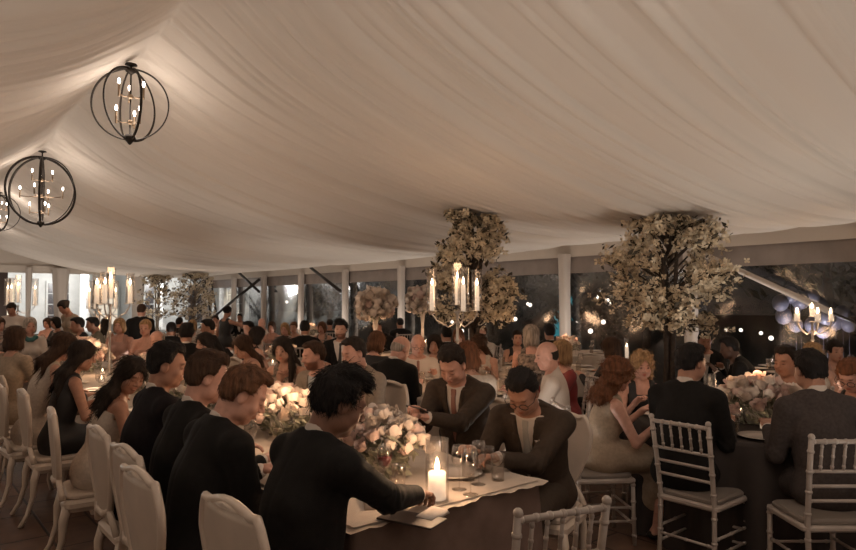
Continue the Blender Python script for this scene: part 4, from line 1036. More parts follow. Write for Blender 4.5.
def globe_flowers(x,y,R,zc,label,n=60,z=.764):
    r=empty('tall_flower_globe',(x,y,z),0,label,'flower arrangement'); zc-=z
    MB().lathe([(.001,0),(.09,0),(.095,.02),(.035,.06),(.028,zc*.45),(.05,zc*.72),(.075,zc-.10),(.07,zc-.10),(.001,zc*.7)],20).build('vase',M['plate_white'],r)
    pts=[]
    for i in range(n):
        c=1-1.72*(i+.5)/n; q=math.sqrt(1-c*c); a=i*2.399; rr=R*random.uniform(.84,1.0); pts.append((rr*q*cos(a),rr*q*sin(a),zc+rr*c*.85,-q*sin(a)*1.2,q*cos(a)*1.2))
    blooms(r,pts,1.75,.1); bushmesh('f',R*.86,600,.032,n).build('foliage',M['leaf_grey'],r,loc=(0,0,zc)); return r
def candelabra(x,y,hz,arm,n,label,z=.764,rz=0,tall=.40,Rg=.05,tag_c='candelabra'):
    r=empty('candelabra',(x,y,z),rz,label,tag_c); h=hz-z
    MB().lathe([(.001,0),(.11,0),(.11,.012),(.04,.03),(.018,.05),(.014,.15),(.026,.17),(.014,.19),(.012,h*.6),(.026,h*.62),(.014,h*.65),(.014,h-.03),(.03,h-.01),(.03,h)],16).build('stem',M['bright_metal'],r)
    spots=[(0,0)]+[(arm*cos(2*pi*k/(n-1)),arm*sin(2*pi*k/(n-1))) for k in range(n-1)]
    for i,(a,b) in enumerate(spots):
        if i:
            MB().tube([(0,0,h-.10),(a*.35,b*.35,h-.16),(a*.8,b*.8,h-.10),(a,b,h-.03),(a,b,h)],.008,6).build('arm',M['bright_metal'],r)
        up=.06 if i==0 else 0
        MB().lathe([(.001,h+up-.004),(Rg+.012,h+up-.002),(Rg+.012,h+up+.004),(.001,h+up+.004)],18,cx=a,cy=b).build('cup',M['bright_metal'],r)
        MB().lathe([(Rg,h+up+.004),(Rg,h+up+tall),(Rg-.003,h+up+tall),(Rg-.003,h+up+.004)],18,cx=a,cy=b).build('glass_chimney',M['glass'],r)
        MB().lathe([(.001,h+up+.004),(.024,h+up+.004),(.023,h+up+tall*.62),(.001,h+up+tall*.62)],12,cx=a,cy=b).build('candle',M['wax'],r)
        flame_mesh(1.6).build('flame',M['flame'],r,loc=(a,b,h+up+tall*.62))
    lamp('candle_glow',(x,y,hz+tall*.9),2.2,(1,.62,.34),.12)
    return r
# ---------------------------------------------------------------- blossom trees
def blossom_tree(x,y,z0,z1,R,label,n,seed,trunk='bark',lean=(0,0),leafsz=.05):
    rs=random.Random(seed); r=empty('blossom_tree',(x,y,0),0,label,'tree')
    MB().lathe([(.001,0),(.20,0),(.24,.38),(.22,.38),(.001,.34)],20).build('planter',M['shutter_grey'],r)
    m=MB(); 
    for k in range(3):
        a=k*2.1; m.tube([(.05*cos(a),.05*sin(a),.3),(.04*cos(a+.8),.04*sin(a+.8),z0*.8),(.10*cos(a+1)+lean[0]*.3,.10*sin(a+1)+lean[1]*.3,(z0+z1)*.5),(.18*cos(a)+lean[0],.18*sin(a)+lean[1],min(z1,ceilz(x,y))-.25)],[.038,.032,.024,.010],7)
    br=[]
    for k in range(int(60*R/.76)+20):
        zz=z0+(z1-z0)*rs.random()**.9; a=rs.uniform(0,2*pi); f=(zz-z0)/(z1-z0); rr=R*(.55+.45*sin(pi*min(1,f*1.15+.08)))*rs.uniform(.75,1.12); zz=min(zz,ceilz(x+rr*cos(a),y+rr*sin(a))-.08)
        base=Vector((lean[0]*f,lean[1]*f,max(z0-.1,zz-.35))); tip=Vector((lean[0]*f+rr*cos(a),lean[1]*f+rr*sin(a),zz)); mid=base.lerp(tip,.5)+Vector((0,0,.08)); br.append((base,mid,tip)); m.tube([base,mid,tip],[.014,.010,.004],5)
    m.build('branches',M[trunk],r)
    fl=MB(); lf=MB()
    for i in range(n):
        b=rs.choice(br); q=1-.55*rs.random()**2.2; p=(b[0].lerp(b[1],q*2) if q<.5 else b[1].lerp(b[2],q*2-1))+Vector((rs.gauss(0,.055),rs.gauss(0,.055),rs.gauss(0,.06)))*(R/.7)
        if p.z<z0-.05 and rs.random()<.8: continue
        zc=ceilz(x+p.x,y+p.y)-.10
        if p.z>zc: continue
        e=Vector((rs.gauss(0,1),rs.gauss(0,1),rs.gauss(.3,1))).normalized(); f=e.orthogonal().normalized(); g=e.cross(f); L=leafsz*rs.uniform(.6,1.2)
        if rs.random()<.70:
            for w in range(4):
                a=w*pi/2; d=f*cos(a)+g*sin(a); c_=f*-sin(a)+g*cos(a); fl.add([p,p+d*L*.6+c_*L*.38+e*L*.2,p+d*L+e*L*.45,p+d*L*.6-c_*L*.38+e*L*.2],[(0,1,2,3)],False)
        else: lf.add([p-f*L,p+g*L*.4,p+f*L,p-g*L*.4],[(0,1,2,3)],False)
    o=fl.build('blossoms',M['blossom'],r); o['kind']='stuff'; o=lf.build('leaves',M['blossom_leaf'],r); o['kind']='stuff'
    return r
def gz(px,py,z):
    t=(CAM_H-z)*F/(py-302); x,y=gpos(px,t); return (x,y,z)
# ---------------------------------------------------------------- tables
T1=(1.40,2.45,2.14,10.3)
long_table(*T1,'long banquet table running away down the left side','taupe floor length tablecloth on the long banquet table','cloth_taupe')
o=cloth_box(T1[0]-.004,T1[1]+.004,T1[2]-.004,T1[3]+.004,.766,'overlay',M['cloth_cream'])
for v in o.data.vertices:
    if v.co.z<.75: v.co.z=.758-.004*sin(v.co.x*60)
tag(o,'cream overlay cloth covering the top of the long banquet table','tablecloth'); o.name='overlay_cloth'
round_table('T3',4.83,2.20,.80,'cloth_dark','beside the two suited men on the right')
round_table('T2',4.5,4.95,.80,'cloth_cream','under the glass candelabra in the middle')
round_table('T4',6.5,5.65,.85,'cloth_cream','left of the nearest blossom tree')
round_table('T5',6.15,8.8,.80,'cloth_cream','under the left flower globe')
round_table('T6',8.35,10.3,.80,'cloth_cream','under the right flower globe')
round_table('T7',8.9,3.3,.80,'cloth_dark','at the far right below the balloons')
round_table('T10',9.0,7.2,.75,'cloth_cream','behind the trunk of the nearest blossom tree')
round_table('T12',4.35,8.5,.80,'cloth_cream','behind the row of women of the long table')
round_table('T13',5.7,14.1,.80,'cloth_cream','near the standing woman in black')
round_table('T15',8.6,15.2,.80,'cloth_cream','below the post with the dark diagonal brace')
round_table('T16',8.2,20.5,.80,'cloth_cream','in the far corner by the crossed braces')
round_table('T18',2.1,15.6,.80,'cloth_cream','by the left edge below the far end wall')
round_table('T19',3.0,12.9,.80,'cloth_cream','left of the standing man in black')
round_table('T21',5.2,18.2,.80,'cloth_cream','in front of the far blossom trees')
# ---------------------------------------------------------------- things on the long table
o=ware('pillar',*gz(437,498,.766)[:2],'glass hurricane with a wide lit pillar candle near the end of the long table','candle',z=.766,sc=1.02)
for i,(px,py) in enumerate([(459,487),(468,478),(478,482),(487,470),(470,492),(497,478)]):
    k='wine_glass' if i%2==0 else 'tumbler'
    p=gz(px,py,.766); ware(k,p[0],p[1],{'wine_glass':'stemmed wine glass between the pillar candle and the man in spectacles','tumbler':'short tumbler between the pillar candle and the man in spectacles'}[k],'glass',{'wine_glass':'wine glasses by the pillar candle','tumbler':'tumblers by the pillar candle'}[k],z=.766)
p=gz(385,487,.766); ware('red_glass',p[0],p[1],'wine glass with a little red wine beside the black haired man in front','glass',z=.766)
p=gz(399,490,.766); ware('tumbler',p[0],p[1],'tumbler just left of the pillar candle','glass',z=.766)
p=gz(378,500,.766); ware('napkin',p[0],p[1],'folded white napkin at the near end by the red wine glass','napkin',z=.766)
p=gz(432,513,.766); ware('napkin',p[0],p[1],'crumpled pale napkin on the near edge of the long table','napkin',z=.766,rz=1.9,sc=.7)
m=MB().rbox(0,0,.004,.13,.25,.008,.004); o=m.build('menu_folder',M['menu_dark'],loc=(gz(412,517,.766)[0],gz(412,517,.766)[1],.767),rz=.35); tag(o,'dark menu folder lying at the near left corner of the long table','menu')
for px,py,w in ((455,473,'near the man holding a phone'),):
    p=gz(px,py,.766); ware('plate',p[0],p[1],'white dinner plate '+w,'plate',z=.766)
low_flowers(1.95,2.78,.32,.22,.26,56,'large arrangement of white and blush roses next to the pillar candle',z=.766,big=.88)
low_flowers(2.00,3.95,.36,.24,.25,50,'low roses on the long table in front of the dark haired woman resting her chin',z=.766,big=.85)
low_flowers(1.95,5.2,.36,.24,.26,40,'low roses on the long table in front of the laughing woman',z=.766,big=.9)
low_flowers(1.92,6.5,.40,.26,.30,36,'low roses on the long table just before the tall candelabra',z=.766)
low_flowers(1.92,8.9,.36,.26,.36,30,'low roses at the far end of the long table',z=.766)
for i in range(26):
    y=2.9+i*.28; s=1 if i%2 else -1
    x=1.92+s*random.uniform(.30,.38)
    k=('wine_glass','tumbler')[i%3==0]
    ware(k,x,y,'stemmed wine glass along the far part of the long table' if k=='wine_glass' else 'short tumbler along the far part of the long table','glass',('wine glasses' if k=='wine_glass' else 'tumblers')+' down the long table',z=.766)
for i in range(8):
    ware('votive',1.92+random.uniform(-.12,.12),3.55+i*.82,'small lit votive candle among the flowers of the long table','candle','votives down the long table',z=.766)
for i in range(9):
    for s in (1,-1):
        ware('plate',1.92+s*.36,3.25+i*.74,'white dinner plate set along the far part of the long table','plate','plates down the long table',z=.766,rz=0)
candelabra(1.92,7.8,1.60,.20,4,'tall candelabra with glass chimneys at the far end of the long table',z=.766,tall=.34,Rg=.045)
candelabra(2.1,15.6,1.55,.30,4,'tall candelabra with glass chimneys at the left edge of the photo',tall=.55,Rg=.06)
candelabra(3.0,12.9,1.5,.26,4,'glass chimney candelabra on the table left of the standing man in black',tall=.5,Rg=.05)
candelabra(4.42,4.90,1.53,.27,4,'tall candelabra with big glass chimneys in front of the middle blossom tree',tall=.42,Rg=.055,rz=0)
candelabra(8.9,3.3,1.38,.20,6,'candelabra with a ring of candles standing in for a pane reflection by the balloons',tall=.16,Rg=.03)  # added candelabra takes the place of a reflected chandelier
# ---------------------------------------------------------------- centrepieces and settings on the round tables
low_flowers(4.78,2.15,.28,.26,.27,54,'white rose centerpiece between the two suited men on the right',big=.95)
p=gz(707,398,.764); 
ware('tall_pillar',4.42,2.30,'glass candle cylinder left of the white rose centerpiece on the right','candle',sc=.9)
globe_flowers(6.15,8.8,.31,1.56,'left of the two tall white flower globes')
globe_flowers(8.35,10.3,.33,1.62,'right of the two tall white flower globes, on a wide vase')
for k,nm in (('T2','middle candelabra table'),('T4','table left of the nearest blossom tree'),('T7','table below the balloons'),('T10','table behind the tree trunk'),('T12','table behind the row of women'),('T13','table near the woman in black'),('T15','far table by the braced post'),('T16','far corner table'),('T18','left edge table'),('T19','table left of the standing man'),('T21','table before the far trees'),('T5','left flower globe table'),('T6','right flower globe table'),('T3','table of the two suited men')):
    x,y,R,_=TABLES[k]
    if k in('T4','T10','T12','T13','T15','T16','T21'): low_flowers(x,y,.20,.20,.22,14,'low white roses in the middle of the '+nm)
    for j in range(8):
        a=2*pi*j/8+.2; far=y>11
        ware('wine_glass' if j%2 else 'tumbler',x+(R-.30)*cos(a),y+(R-.30)*sin(a),('stemmed wine glass' if j%2 else 'short tumbler')+' on the '+nm,'glass',('wine glasses' if j%2 else 'tumblers')+' on the '+nm)
        if not far: ware('plate',x+(R-.17)*cos(a+.3),y+(R-.17)*sin(a+.3),'white dinner plate on the '+nm,'plate','plates on the '+nm,rz=0)
    for j in range(2): ware('votive',x+.30*cos(j*3.1+.7),y+.30*sin(j*3.1+.7),'small lit votive candle on the '+nm,'candle','votives on the '+nm)
for i,(px,py) in enumerate([(613,332),(624,337)]): pass
ware('tall_pillar',*gpos(612,9.6),'tall glass candle cylinder behind the bob haired woman, left one','candle',sc=.9)
ware('tall_pillar',*gpos(626,9.9),'tall glass candle cylinder behind the bob haired woman, right one','candle',sc=.8)
# ---------------------------------------------------------------- trees
blossom_tree(*gpos(668,8.0),1.30,2.95,.78,'nearest blossom tree with a bare trunk, right of the white post',2900,4,lean=(0,0),leafsz=.055)
blossom_tree(*gpos(474,9.2),1.3,3.05,.60,'middle blossom tree rising behind the glass candelabra',3400,21,leafsz=.055)
blossom_tree(*gpos(158,24.5),1.0,3.2,.62,'left of the two far blossom trees at the end wall',900,6,'bark_pale',leafsz=.07)
blossom_tree(*gpos(194,24.0),1.0,3.2,.80,'right of the two far blossom trees at the end wall',1100,8,'bark_pale',leafsz=.07)
# ---------------------------------------------------------------- guests of the long table, left side (facing +X)
H=lambda s,c:(s,'h_'+c)
A=person
# long table, left row
A('black haired man in a dark suit with his back to us, closest of all guests',341,370,4,X=1.33,hair=H('thick','black'),skin='skin_brown',cols=('suit_black','shirt_white'),lean=9,hyaw=-22,hpitch=22,chair='louis',hw={'R':(1.70,2.13,.835),'L':(1.66,2.62,.84)},elbR=(.55,-.3,-.9),curl=.9)
A('man with reddish brown hair bowing over the table, left of the closest man',245,367,2,X=1.21,hair=H('short','light'),skin='skin_pink',cols=('suit_black','shirt_white'),lean=8,hyaw=-25,hpitch=28,chair='louis')
A('sandy haired man in a dark suit, second from the closest man in the left row',209,352,2,X=1.24,hair=H('fade','brown'),skin='skin_pink',cols=('suit_black','shirt_white'),lean=6,hyaw=-18,hpitch=14,chair='louis')
A('dark haired man with a bow tie and short sides, third from the closest man',169,343,0,X=1.23,hair=H('fade','black'),skin='skin_tan',cols=('suit_navy','shirt_white'),lean=5,hyaw=-26,hpitch=8,chair='louis',tie='bow',tiec='tie_black')
A('laughing woman with long dark wavy hair leaning towards us',133,358,-6,X=1.25,sex='f',hair=H('long','dark'),skin='skin_tan',outfit='strapless',cols=('dress_cream',),lean=15,hyaw=-70,hpitch=18,hroll=-10,chair='louis',teeth=True,hlen=.30)
A('woman with very long straight dark hair in a black dress, in the left row',84,341,0,X=1.22,sex='f',hair=H('long','dark'),skin='skin_tan',outfit='dress',cols=('dress_black',),lean=9,hyaw=-10,hpitch=14,chair='louis',hlen=.46)
A('long haired woman bending forward just beyond the woman in black',66,333,5,X=1.20,sex='f',hair=H('long','brown'),skin='skin_fair',outfit='dress',cols=('dress_cream',),lean=13,hyaw=-5,hpitch=22,chair='louis',hlen=.42)
A('woman in a beige lace dress with shoulder length hair at the left edge',17,326,38,t=6.4,sex='f',hair=H('bob','brown'),skin='skin_fair',outfit='dress',cols=('dress_beige',),lean=4,hyaw=8,hpitch=4,chair='louis',sleeve=.2,backcut=.0)
# long table, right row
A('man in spectacles and a brown suit with a pocket square, reading at the table end',522,372,200,X=2.66,hair=H('fade','black'),skin='skin_tan',cols=('suit_brown','shirt_white'),lean=17,hyaw=4,hpitch=34,chair='louis',tie='long',tiec='tie_grey',specs=True,square=True,hw={'R':(2.40,2.56,.835),'L':(2.40,2.36,.835)},open=(.058,.36),curl=.8)
A('brown haired man in a dark suit holding a phone in both hands',452,347,198,X=2.80,hair=H('fade','dark'),skin='skin_pink',cols=('suit_brown','shirt_white'),lean=12,hyaw=8,hpitch=30,chair='louis',tie='long',tiec='tie_rust',hw={'R':(2.50,3.14,.96),'L':(2.49,3.02,.94)},curl=1.0,open=(.060,.36))
A('smiling man in a beige suit, dark hair swept up',354,337,190,X=2.86,hair=H('short','dark'),skin='skin_pink',cols=('suit_beige','shirt_white'),lean=8,hyaw=-8,hpitch=12,chair='louis',tie='long',tiec='tie_dark',eyes='down')
A('bearded brown haired man in a light jacket looking left',314,341,196,X=2.84,hair=H('short','brown'),skin='skin_pink',cols=('suit_beige','shirt_blue'),lean=8,hyaw=-22,hpitch=8,chair='louis',beard=True)
A('dark haired woman resting her chin on her hand, facing us',283,337,215,X=2.80,sex='f',hair=H('long','dark'),skin='skin_fair',outfit='vneck',cols=('dress_print',),lean=10,hyaw=8,hpitch=8,hroll=8,chair='louis',eyes='open',chin=True,curl=1.3,front=-1,hlen=.30)
A('woman with long brown hair in profile, head bowed over the roses',243,336,176,X=2.82,sex='f',hair=H('long','brown'),skin='skin_fair',outfit='dress',cols=('dress_blush',),lean=12,hyaw=10,hpitch=20,chair='louis',hlen=.36)
A('dark haired woman in white profile beside the sandy haired man',205,333,182,X=2.84,sex='f',hair=H('long','dark'),skin='skin_fair',outfit='dress',cols=('dress_cream',),lean=8,hyaw=5,hpitch=8,chair='louis',hlen=.2)
A('bald man with a pink scalp leaning over the long table',158,331,190,X=2.76,hair=H('bald','grey'),skin='skin_pink',cols=('suit_black','shirt_white'),lean=16,hyaw=10,hpitch=24,chair='louis')
A('blonde woman with bare shoulders facing us left of the bald man',146,319,235,X=2.80,sex='f',hair=H('updo','blonde'),skin='skin_pink',outfit='strapless',cols=('dress_blush',),lean=4,hpitch=4,chair='louis')
A('fair haired woman in pink facing us near the tall candelabra',120,318,235,X=2.72,sex='f',hair=H('bob','blonde'),skin='skin_pink',outfit='dress',cols=('dress_blush',),lean=4,hpitch=4,chair='louis')
A('grey haired elder in a white top with a teal scarf',31,310,-88,t=9.3,sex='f',hair=H('bob','grey'),skin='skin_pink',outfit='shirt',cols=('shirt_white',),lean=4,scarf='dress_teal',hpitch=4,chair='louis')
A('person in a striped top at the very left edge',0,317,-60,t=10.5,sex='f',hair=H('bob','brown'),skin='skin_pink',outfit='shirt',cols=('shirt_stripe',),lean=6,chair='chiavari')
# standing
A('server with dark pinned hair in a white top standing at the left edge',12,303,-110,t=12.2,sex='f',stand=True,hair=H('updo','dark'),skin='skin_tan',outfit='shirt',cols=('shirt_white',),lean=10,hpitch=25)
A('woman in beige standing with her dark hair pinned up',64,301,-160,t=11.7,sex='f',stand=True,hair=H('updo','dark'),skin='skin_tan',outfit='blouse',cols=('dress_beige',),lean=12,hpitch=30,pants='suit_olive')
A('standing man in a black suit, back to us, before the far trees',142,304,60,t=11.4,stand=True,hair=H('short','brown'),skin='skin_pink',lean=4,hpitch=12)
A('standing woman in a sleeveless black dress by the crossed braces',228,306,20,t=12.8,sex='f',stand=True,hair=H('updo','black'),skin='skin_tan',outfit='dress',cols=('dress_black',),lean=2,handR=(.2,.25,1.25))
A('dark haired man in black standing beyond the closed suit back on the right',704,334,215,t=8.3,stand=False,hair=H('short','black'),skin='skin_tan',cols=('suit_black','shirt_white'),hpitch=16,lean=4)
# middle table T2
A('bald man in a black suit with his back turned, middle of the room',401,336,25,t=6.2,hair=H('bald','grey'),skin='skin_pink',lean=14,hyaw=-25,hpitch=20)
A('older woman with short swept blonde hair bending forward in the middle',377,332,30,t=7.0,sex='f',hair=H('bob','light'),skin='skin_pink',outfit='blouse',cols=('dress_black',),lean=14,hpitch=20)
A('balding man in spectacles, light shirt and tie, facing us in the middle',418,334,240,t=7.5,hair=H('bald','grey'),skin='skin_pink',outfit='shirt',cols=('shirt_white',),tie='long',tiec='tie_rust',specs=True,lean=6,hpitch=16)
A('auburn haired woman in a light top seen from behind in the middle',467,342,60,t=5.35,sex='f',hair=H('bob','auburn'),skin='skin_fair',outfit='blouse',cols=('dress_cream',),lean=8,hyaw=15,hpitch=10)
A('curly brown haired woman in a pale dress behind the auburn haired woman',478,335,215,t=7.95,sex='f',hair=H('curly','brown'),skin='skin_fair',outfit='dress',cols=('dress_cream',),lean=6,hyaw=-50,hpitch=8,hlen=.16)
A('balding man in a white shirt turned left, right of the candelabra',546,341,128,t=5.65,hair=H('bald','dark'),skin='skin_pink',outfit='shirt',cols=('shirt_white',),tie='long',tiec='tie_dark',lean=4,hyaw=22,hpitch=10)
A('older woman in a red dress with short pale hair behind the man in white',560,341,150,t=6.3,sex='f',hair=H('bob','blonde'),skin='skin_pink',outfit='blouse',cols=('dress_red',),lean=2,hpitch=6,pants='dress_red')
A('child with brown hair between the flower vase and the candelabra',434,340,225,t=8.3,sex='f',hair=H('bob','dark'),skin='skin_fair',outfit='dress',cols=('dress_cream',),lean=6,chair='chiavari')
A('person with black hair right of the flower vase',446,333,70,t=9.9,hair=H('short','black'),skin='skin_tan',cols=('suit_black',),lean=6)
A('person with an upturned face beyond the candelabra foot',481,330,200,t=10.6,hair=H('short','brown'),skin='skin_pink',outfit='shirt',cols=('shirt_white',),hpitch=-15)
# T4
A('woman in a sleeveless black dress facing us with her hair tied back',517,332,232,t=9.5,sex='f',hair=H('updo','dark'),skin='skin_fair',outfit='dress',cols=('dress_black',),lean=2,hpitch=4,eyes='open')
A('person with pale grey hair seen from behind by the teal light',531,325,40,t=7.2,sex='f',hair=H('bob','grey'),skin='skin_pink',outfit='dress',cols=('dress_print',),lean=2)
A('dark haired person in black right of the grey haired one',549,327,60,t=10.4,hair=H('thick','black'),skin='skin_tan',cols=('suit_black',),lean=2)
A('woman with a brown bob in black turned to the light tablecloth',610,338,80,t=6.9,sex='f',hair=H('bob','brown'),skin='skin_fair',outfit='blouse',cols=('dress_black',),lean=3,hyaw=5)
# T3
A('woman with curly auburn hair in a sleeveless beige dress on a silver chair',617,359,-34,t=4.65,sex='f',hair=H('curly','auburn'),skin='skin_pink',outfit='dress',cols=('dress_beige',),lean=8,hyaw=4,hpitch=12,hlen=.16,handR=(.14,.36,.80))
A('blonde woman with long wavy hair facing us beside the curly haired woman',641,357,-128,t=5.5,sex='f',hair=H('curly','blonde'),skin='skin_pink',outfit='dress',cols=('dress_black',),lean=6,hyaw=-4,hpitch=8,eyes='open',hlen=.18)
A('man in a black suit seen from behind on the silver chair on the right',690,343,6,t=4.27,hair=H('short','black'),skin='skin_tan',lean=6,hyaw=-20,hpitch=6)
A('man in a grey suit seen from behind at the right edge, short dark hair',808,349,52,t=3.97,hair=H('short','black'),skin='skin_tan',cols=('suit_grey','shirt_white'),lean=10,hyaw=0,hpitch=6)
A('man in profile with a white shirt and patterned tie, no jacket',784,347,175,t=5.35,hair=H('fade','dark'),skin='skin_tan',outfit='shirt',cols=('shirt_white',),tie='long',tiec='tie_dark',lean=4,hyaw=-4,hpitch=6,chair='chiavari')
A('auburn haired woman in spectacles looking down at the right edge',848,361,150,t=4.7,sex='f',hair=H('updo','auburn'),skin='skin_pink',outfit='dress',cols=('dress_black',),lean=12,hyaw=30,hpitch=26,specs=True)
A('dark haired woman facing us far right, behind the woman in spectacles',834,341,228,t=7.0,sex='f',hair=H('updo','dark'),skin='skin_fair',outfit='dress',cols=('dress_blush',),lean=2,hpitch=4,eyes='open')
A('light haired guest mostly hidden behind the man in the grey suit',812,345,215,t=6.6,sex='f',hair=H('long','blonde'),skin='skin_fair',outfit='dress',cols=('dress_cream',),lean=2)
A('person in black leaning in the shadow right of the tree trunk',728,346,120,t=7.5,hair=H('short','black'),skin='skin_deep',cols=('suit_black',),lean=18)
# crowd on the left and in the middle distance
A('dark haired man in a black jacket in profile left of the pinned hair woman',78,317,178,t=10.2,hair=H('short','black'),skin='skin_tan',lean=6)
A('man in an olive jacket with black hair beyond the candelabra',93,317,170,t=10.8,hair=H('short','black'),skin='skin_tan',cols=('suit_olive',),lean=6)
A('small guest in black at the left, in front of the beige standing woman',56,317,200,t=13.0,sex='f',hair=H('bob','black'),skin='skin_tan',outfit='blouse',cols=('dress_black',),lean=3)
A('dark haired guest with bare arms near the left edge',48,318,230,t=14.5,sex='f',hair=H('bob','brown'),skin='skin_pink',outfit='strapless',cols=('dress_blush',),lean=3)
A('man with a large head of black hair seen from behind left of centre',187,324,70,t=8.3,hair=H('thick','black'),skin='skin_tan',lean=6)
A('dark haired guest seen from behind beyond the bald man',172,322,70,t=11.0,hair=H('short','black'),skin='skin_tan',cols=('suit_black','shirt_white'),lean=5)
A('blonde guest far away right of the black haired back',193,320,70,t=12.6,sex='f',hair=H('bob','blonde'),skin='skin_fair',outfit='dress',cols=('dress_cream',),lean=5)
A('black haired man in a black suit in left profile near the standing woman',208,319,150,t=9.6,hair=H('short','black'),skin='skin_tan',lean=6,hyaw=10)
A('dark haired man in a light shirt right of the standing woman in black',249,321,190,t=11.0,hair=H('short','black'),skin='skin_tan',outfit='shirt',cols=('shirt_white',),lean=8,hpitch=14)
A('woman with dark shoulder length hair in a black strapped dress turned right',258,327,10,t=8.5,sex='f',hair=H('bob','dark'),skin='skin_fair',outfit='dress',cols=('dress_black',),lean=6,thin=True,hyaw=-10,hpitch=14)
A('grey haired guest far away by the third pale post',262,321,230,t=15.0,hair=H('bald','grey'),skin='skin_pink',outfit='shirt',cols=('shirt_white',),lean=3)
A('brown haired guest far away facing us under the far panes',272,322,230,t=13.6,sex='f',hair=H('bob','brown'),skin='skin_pink',outfit='dress',cols=('dress_blush',),lean=3)
A('blonde guest far away facing us under the far panes',285,323,225,t=12.6,sex='f',hair=H('long','blonde'),skin='skin_pink',outfit='dress',cols=('dress_cream',),lean=3)
A('light brown haired guest far away beside the black jacket back',294,322,225,t=13.2,sex='f',hair=H('updo','light'),skin='skin_fair',outfit='strapless',cols=('dress_print',),lean=3)
A('man in a black jacket seen from behind with close cropped black hair',305,321,60,t=10.8,hair=H('fade','black'),skin='skin_tan',lean=6)
A('man with black hair and beard, dark jacket over white shirt, facing us',341,320,228,t=8.7,hair=H('thick','black'),skin='skin_fair',beard=True,cols=('suit_black','shirt_white'),tie='long',tiec='tie_black',lean=3,hpitch=10,open=(.10,.36),hyaw=0)
A('guest with tilted face right below the left flower globe',377,321,215,t=11.6,hair=H('short','black'),skin='skin_tan',lean=4,hroll=20)
A('fair haired guest left of the bearded man in the distance',322,322,220,t=13.0,sex='f',hair=H('bob','light'),skin='skin_fair',outfit='dress',cols=('dress_print',),lean=4)
A('dark haired guest beyond the bench of women at the far left tables',106,318,50,t=14.0,sex='f',hair=H('long','dark'),skin='skin_tan',outfit='dress',cols=('dress_cream',),lean=4)
A('black haired guest in black between the two far blossom trees',180,318,45,t=15.5,hair=H('short','black'),skin='skin_tan',lean=4)
A('guest in white far away behind the far blossom tree tables',216,320,215,t=17.5,hair=H('short','dark'),skin='skin_tan',outfit='shirt',cols=('shirt_white',),lean=4)
A('dark haired guest far away by the second pale post',330,320,60,t=15.8,sex='f',hair=H('updo','dark'),skin='skin_tan',outfit='blouse',cols=('dress_black',),lean=4)
A('dark haired guest at the far corner table under the crossed braces',240,318,230,t=20.5,hair=H('short','black'),skin='skin_tan',outfit='suit',lean=4)
A('guest with auburn hair left of the auburn haired woman in the middle',458,334,215,t=10.2,sex='f',hair=H('long','auburn'),skin='skin_fair',outfit='dress',cols=('dress_black',),lean=4)
A('dark haired guest at the table under the right flower globe',400,323,70,t=15,hair=H('short','black'),skin='skin_tan',lean=4)
print('people done',PN[0],time.time()-T0)
# phone in the hands of the second man
m=MB().rbox(0,0,0,.075,.15,.009,.012); o=m.build('phone',M['menu_dark'],loc=(2.455,3.08,.985),rot=(.0,.5,0)); tag(o,'dark phone held by the brown haired man in both hands','phone')
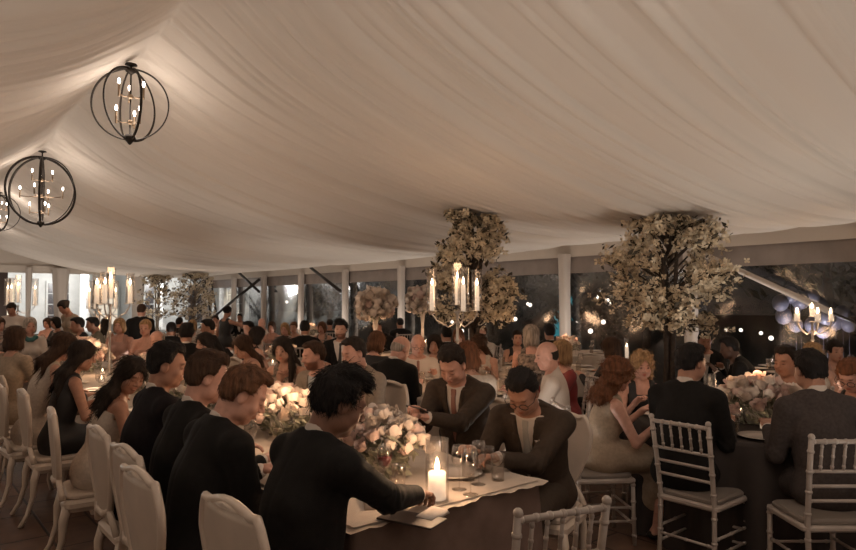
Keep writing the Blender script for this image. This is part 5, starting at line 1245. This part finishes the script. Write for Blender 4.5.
# ---------------------------------------------------------------- a chair under every seated guest
OVR={'man in a black suit seen from behind on the silver chair':(gpos(675,3.93),0,.28),'man in a grey suit seen from behind at the right edge':((3.86,1.27),50.5,.28)}
for (x,y,fr,kind,who,t) in GUESTS:
    w=who.split(',')[0]; q_=.02 if kind=='louis' else -.03; cx,cy=x-q_*sin(fr),y+q_*cos(fr)
    for k,(bc_,f_,d_) in OVR.items():
        if who.startswith(k): cx,cy=bc_[0]+d_*cos(f_*D2R),bc_[1]+d_*sin(f_*D2R); fr=(f_-90)*D2R
    lb=('ivory chair of the ' if kind=='louis' else 'silver chair of the ')+w
    if len(lb.split())>16: lb=' '.join(v for v in lb.split() if v not in('the','a','an'))
    if len(lb.split())>16: print('LONG',lb)
    chair(kind,(cx,cy),fr,lb)
def near_tables():
    for (x,y,fr,kind,who,t) in GUESTS:
        for k,(tx,ty,R,_) in TABLES.items():
            d=math.hypot(x-tx,y-ty)
            if d<R+.13: print('TBL %-4s d=%.2f need %.2f t=%.1f px=%.0f %s'%(k,d,R+.13,t,428+F*(x*RT[0]+y*RT[1])/(x*FW[0]+y*FW[1]),who[:50]))
    for i,a in enumerate(GUESTS):
        for b in GUESTS[i+1:]:
            d=math.hypot(a[0]-b[0],a[1]-b[1])
            if d<.5: print('PP d=%.2f'%d,a[4][:40],'|',b[4][:40],'%.1f %.1f'%(a[5],b[5]))
near_tables()
chair('chiavari',(1.89,1.72),-16.5*D2R,'empty silver spindle back chair in front of the long table end')
# ---------------------------------------------------------------- added fill lights and candle glow
for x_ in (3.0,6.4,9.4): lamp('added_fill',(x_,26.9,.35),22,(1,.89,.78),.35,'SPOT',(pi-.25,0,0),165*D2R)  # added spots without fixtures, brightening the far end wall
def fill_up(x,y,e,z=.35): lamp('added_fill',(x,y,z),e,(1,.89,.78),.35,'SPOT',(pi,0,0),160*D2R)  # added upward fill that evens out the ceiling, no fixture behind it
for y in (-4,-1,2,5,8,11,14,17,20,24): fill_up(-1.3,y,26); fill_up(-5,y,26)
for y in (-3.5,0.2,3.3,6.4,10.6,12.9,17,21,25): fill_up(3.45,y,14 if 3<y<7 else 26)
for y in (-3.5,0,2.6,7.4,12,17,21,25): fill_up(6.9 if y!=2.6 else 6.6,y,26)
for y in (-4,-1,2,5,8,11,14,17,20,24): fill_up(10.4,y,24)
for t_,(x,y,R,_) in TABLES.items(): lamp('candle_glow',(x,y,1.12),2.0,(1,.60,.34),.10)
lamp('candle_glow',(gz(437,498,.766)[0],gz(437,498,.766)[1],1.0),2.2,(1,.62,.36),.03)
for y in (3.6,5.2,6.6,8.4): lamp('candle_glow',(1.92,y,1.18),2.4,(1,.62,.36),.08)
vs_=bpy.context.scene.view_settings; vs_.view_transform='Standard'; vs_.look='None'; vs_.gamma=1; vs_.use_curve_mapping=False; vs_.exposure=1.6
print('SCENE TIME',time.time()-T0)
